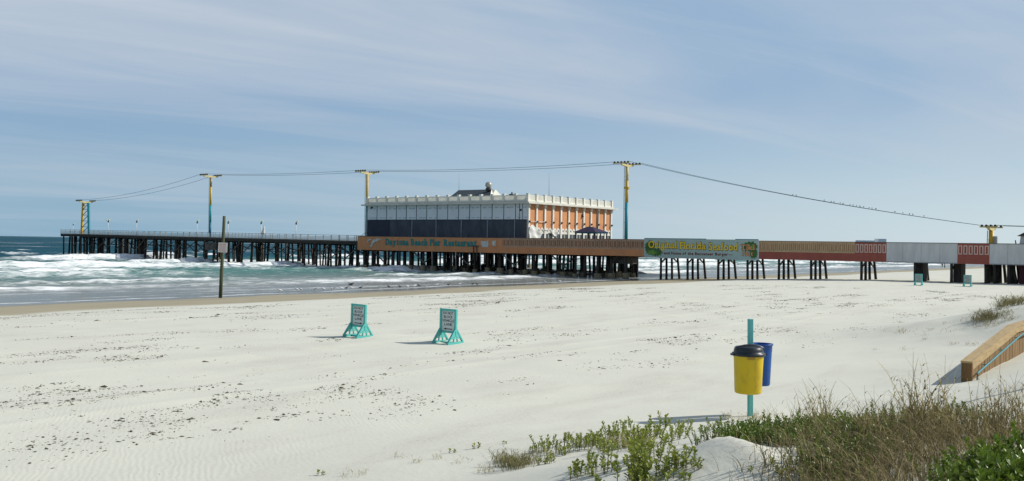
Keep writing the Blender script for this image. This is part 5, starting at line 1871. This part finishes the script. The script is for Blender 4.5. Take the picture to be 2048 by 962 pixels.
# dense evergreen thicket right of the sand hump and the big-leaved bush in the corner
dprotos = [shrub_proto(15, .10, .26, .17, .040, 300 + i, 'leafdark') for i in range(4)]
dused = [False] * 4
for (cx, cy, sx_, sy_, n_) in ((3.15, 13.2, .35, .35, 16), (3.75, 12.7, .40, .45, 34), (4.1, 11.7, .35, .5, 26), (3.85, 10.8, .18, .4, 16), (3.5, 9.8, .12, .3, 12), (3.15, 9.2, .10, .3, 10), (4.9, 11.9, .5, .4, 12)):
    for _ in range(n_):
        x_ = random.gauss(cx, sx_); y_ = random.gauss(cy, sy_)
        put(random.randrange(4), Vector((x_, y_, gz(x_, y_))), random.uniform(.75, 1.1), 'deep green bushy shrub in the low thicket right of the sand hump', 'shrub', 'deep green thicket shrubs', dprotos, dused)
bprotos = [shrub_proto(20, .12, .34, .20, .062, 340 + i, 'leafdark', 'glossy_bush') for i in range(3)]
bused = [False] * 3
for _ in range(50):
    px = random.uniform(1950, 2150); py = random.uniform(990, 1090) - (px - 1900) * .30
    put(random.randrange(3), ground(px, py), random.uniform(.75, 1.05), 'glossy dark green bush with larger leaves in front of the brown grass', 'bush', 'glossy bushes in front of the brown grass', bprotos, bused)


def region_points(poly_specs, n):
    P = []
    for (cx, cy, sx_, sy_, k) in poly_specs:
        for _ in range(k):
            px = random.gauss(cx, sx_); py = random.gauss(cy, sy_)
            if py > 1080: continue
            P.append((px, py))
    return P


# fast ground lookup for many points: jitter in world around anchor points
def cloud(anchors, per, rad_):
    out = []
    for (px, py) in anchors:
        g = ground(px, py)
        for _ in range(per):
            out.append((g.x + random.gauss(0, rad_), g.y + random.gauss(0, rad_)))
    A = np.array(out)
    return np.column_stack([A, terrain(A[:, 0], A[:, 1])])


random.seed(31)
anch = [(1650, 905), (1690, 900), (1730, 905), (1770, 900), (1800, 880), (1830, 870), (1860, 868), (1890, 880), (1920, 890), (1960, 885), (2000, 875), (2040, 870), (2080, 870),
        (1640, 950), (1680, 960), (1730, 960), (1780, 950), (1830, 940), (1880, 935), (1930, 935), (1980, 920), (2030, 915), (1600, 985), (1660, 1000), (1720, 1010), (1780, 1000), (1840, 990), (1890, 985), (1750, 930), (1810, 915), (1850, 905), (1700, 1060), (1800, 1060), (1880, 1050), (1620, 1040)]
P = cloud(anch, 95, .28)
n = len(P)
V1, F1, T1 = blades(P, rng.uniform(.12, .48, n), rng.normal(2.6, 1.4, n), rng.uniform(.2, 1.1, n), rng.uniform(.006, .013, n))
P2 = cloud(anch, 60, .30); n = len(P2)
P2[:, 2] += rng.uniform(.02, .32, n)
V2, F2, T2 = blades(P2, rng.uniform(.10, .32, n), rng.uniform(0, 6.28, n), rng.uniform(.6, 1.8, n), rng.uniform(.005, .012, n), droop=.55)
V_ = np.concatenate([V1, V2]); F_ = np.concatenate([F1, F2 + len(V1)]); T_ = np.concatenate([T1 * .62, T2 * .5])
o = np_mesh('dry_dune_grass', V_, F_, M['dry'], attrs={'tint': T_})
tag(o, 'tangled dry brown dune grass filling the lower right of the dune', 'grass', kind='stuff')

# taller arching stalks, each clump a thing of its own
def tuft(nb, hmin, hmax, rad_, bmin, bmax, width, mname, seed, heads=0):
    rs = np.random.default_rng(seed)
    P = np.column_stack([rs.normal(0, rad_, nb), rs.normal(0, rad_, nb), np.full(nb, -.03)])
    H = rs.uniform(hmin, hmax, nb); hd = rs.uniform(0, 6.28, nb)
    bd_ = rs.uniform(bmin, bmax, nb)
    V_, F_, T_ = blades(P, H, hd, bd_, np.full(nb, width) * rs.uniform(.7, 1.3, nb), rs=rs)
    t = empty('dry_grass_tuft', (0, 0, 0))
    np_mesh('blades', V_, F_, M[mname], t, {'tint': T_})
    # side leaflets curling off the stalks
    m_ = nb * 3
    i = rs.integers(0, nb, m_); tt = rs.uniform(.25, .9, m_)
    Q = np.column_stack([P[i, 0] + np.cos(hd[i]) * H[i] * bd_[i] * tt ** 1.9, P[i, 1] + np.sin(hd[i]) * H[i] * bd_[i] * tt ** 1.9, P[i, 2] + H[i] * (tt - .35 * bd_[i] * tt ** 2.2)])
    V2, F2, T2 = blades(Q, rs.uniform(.05, .16, m_), rs.uniform(0, 6.28, m_), rs.uniform(.5, 1.8, m_), np.full(m_, width * .9), 4, .6, rs=rs)
    np_mesh('side_leaves', V2, F2, M[mname], t, {'tint': T2})
    return t


tall = [tuft(8, .55, 1.05, .07, .1, .6, .015, 'dry', 500 + i) for i in range(5)]
tused = [False] * 5
random.seed(41)
for (cx, cy, sx_, sy_, n_, s0, s1) in ((1840, 872, 20, 8, 10, .75, 1.1), (1650, 876, 26, 8, 7, .65, .95), (1725, 888, 40, 10, 5, .5, .8), (1780, 892, 40, 10, 5, .45, .75), (1900, 886, 30, 10, 5, .55, .8), (1985, 876, 40, 10, 9, .5, .85), (2040, 866, 20, 10, 5, .55, .85), (1590, 868, 30, 8, 4, .45, .7), (1530, 858, 16, 8, 2, .4, .5)):
    for _ in range(n_):
        px = random.gauss(cx, sx_ * .7); py = random.gauss(cy, sy_ * .7)
        o = put(random.randrange(5), ground(px, py), random.uniform(s0, s1), 'clump of tall arching brown stalks at the top edge of the dry grass', 'grass clump', 'tall dry stalk clumps along the dune grass', tall, tused)
low = [tuft(34, .12, .32, .10, .2, 1.0, .008, 'olive', 520 + i) for i in range(3)] + [tuft(12, .12, .3, .10, .3, 1.4, .008, 'dry', 530 + i) for i in range(2)]
lused = [False] * 5
random.seed(51)
for _ in range(11):
    px = random.gauss(1030, 22); py = random.gauss(930, 5)
    put(random.randrange(3), ground(px, py), random.uniform(.8, 1.15), 'spiky olive brown grass tuft at the foot of the dune left of the shrubs', 'grass clump', 'olive grass tufts at the dune foot', low, lused)
for px, py in ((880, 918), (925, 926), (960, 946), (800, 915), (830, 925), (720, 950), (700, 952), (985, 945)):
    put(3 + random.randrange(2), ground(px, py), random.uniform(.5, .8), 'thin straw coloured wisps on the flat sand beside the dune foot', 'grass clump', 'straw wisps on the flat sand', low, lused)
for px, py, s_, k in ((1800, 664, 1.5, 3), (1806, 666, 1.2, 4), (1845, 672, .9, 4), (1862, 660, .9, 3), (1898, 663, 1.2, 4), (1906, 690, 1.0, 3), (1935, 690, .9, 3), (1955, 690, .9, 4), (1772, 664, .7, 4), (1850, 680, .8, 3), (1892, 648, .8, 4), (1812, 700, .8, 4), (1752, 700, .6, 4), (1800, 645, .7, 3)):
    put(k, ground(px, py), s_, 'sparse dry sprig on the open sand in front of the ramp railing', 'grass clump', 'sparse sprigs in front of the ramp railing', low, lused)
for _ in range(26):
    px = random.gauss(1970, 18); py = random.gauss(640 - (px - 1970) * .25, 9)
    put(random.randrange(5), ground(px, py), random.uniform(1.1, 1.9), 'brown grass clump on the far dune behind the ramp railing', 'grass clump', 'grass clumps on the far dune', low, lused)
for _ in range(24):
    px = random.uniform(1995, 2075); py = 614 - (px - 1995) * .18 + random.gauss(0, 2.5)
    put(random.randrange(3), ground(px, py), random.uniform(1.5, 2.6), 'olive grass clump on the far dune crest at the upper end', 'grass clump', 'grass clumps on the far dune crest', low, lused)
random.seed(71)
for _ in range(26):
    px = random.gauss(random.choice((1160, 1200, 1250, 1290)), 22); py = random.gauss(888, 9)
    put(3 + random.randrange(2), ground(px, py), random.uniform(.7, 1.2), 'dead brown twigs standing among the green dune shrubs', 'grass clump', 'dead twigs among the green shrubs', low, lused)
# matted roots at the bin post
random.seed(61)
for _ in range(12):
    px = random.gauss(1520, 26); py = random.gauss(836, 4)
    put(3 + random.randrange(2), ground(px, py), random.uniform(.5, .9), 'matted dead grass at the foot of the turquoise bin post', 'grass clump', 'dead grass around the bin post', low, lused)
for lst, us_ in ((protos, used), (dprotos, dused), (bprotos, bused), (tall, tused), (low, lused)):
    for o, f in zip(lst, us_):
        if not f:
            for c in list(o.children): bpy.data.objects.remove(c)
            bpy.data.objects.remove(o)
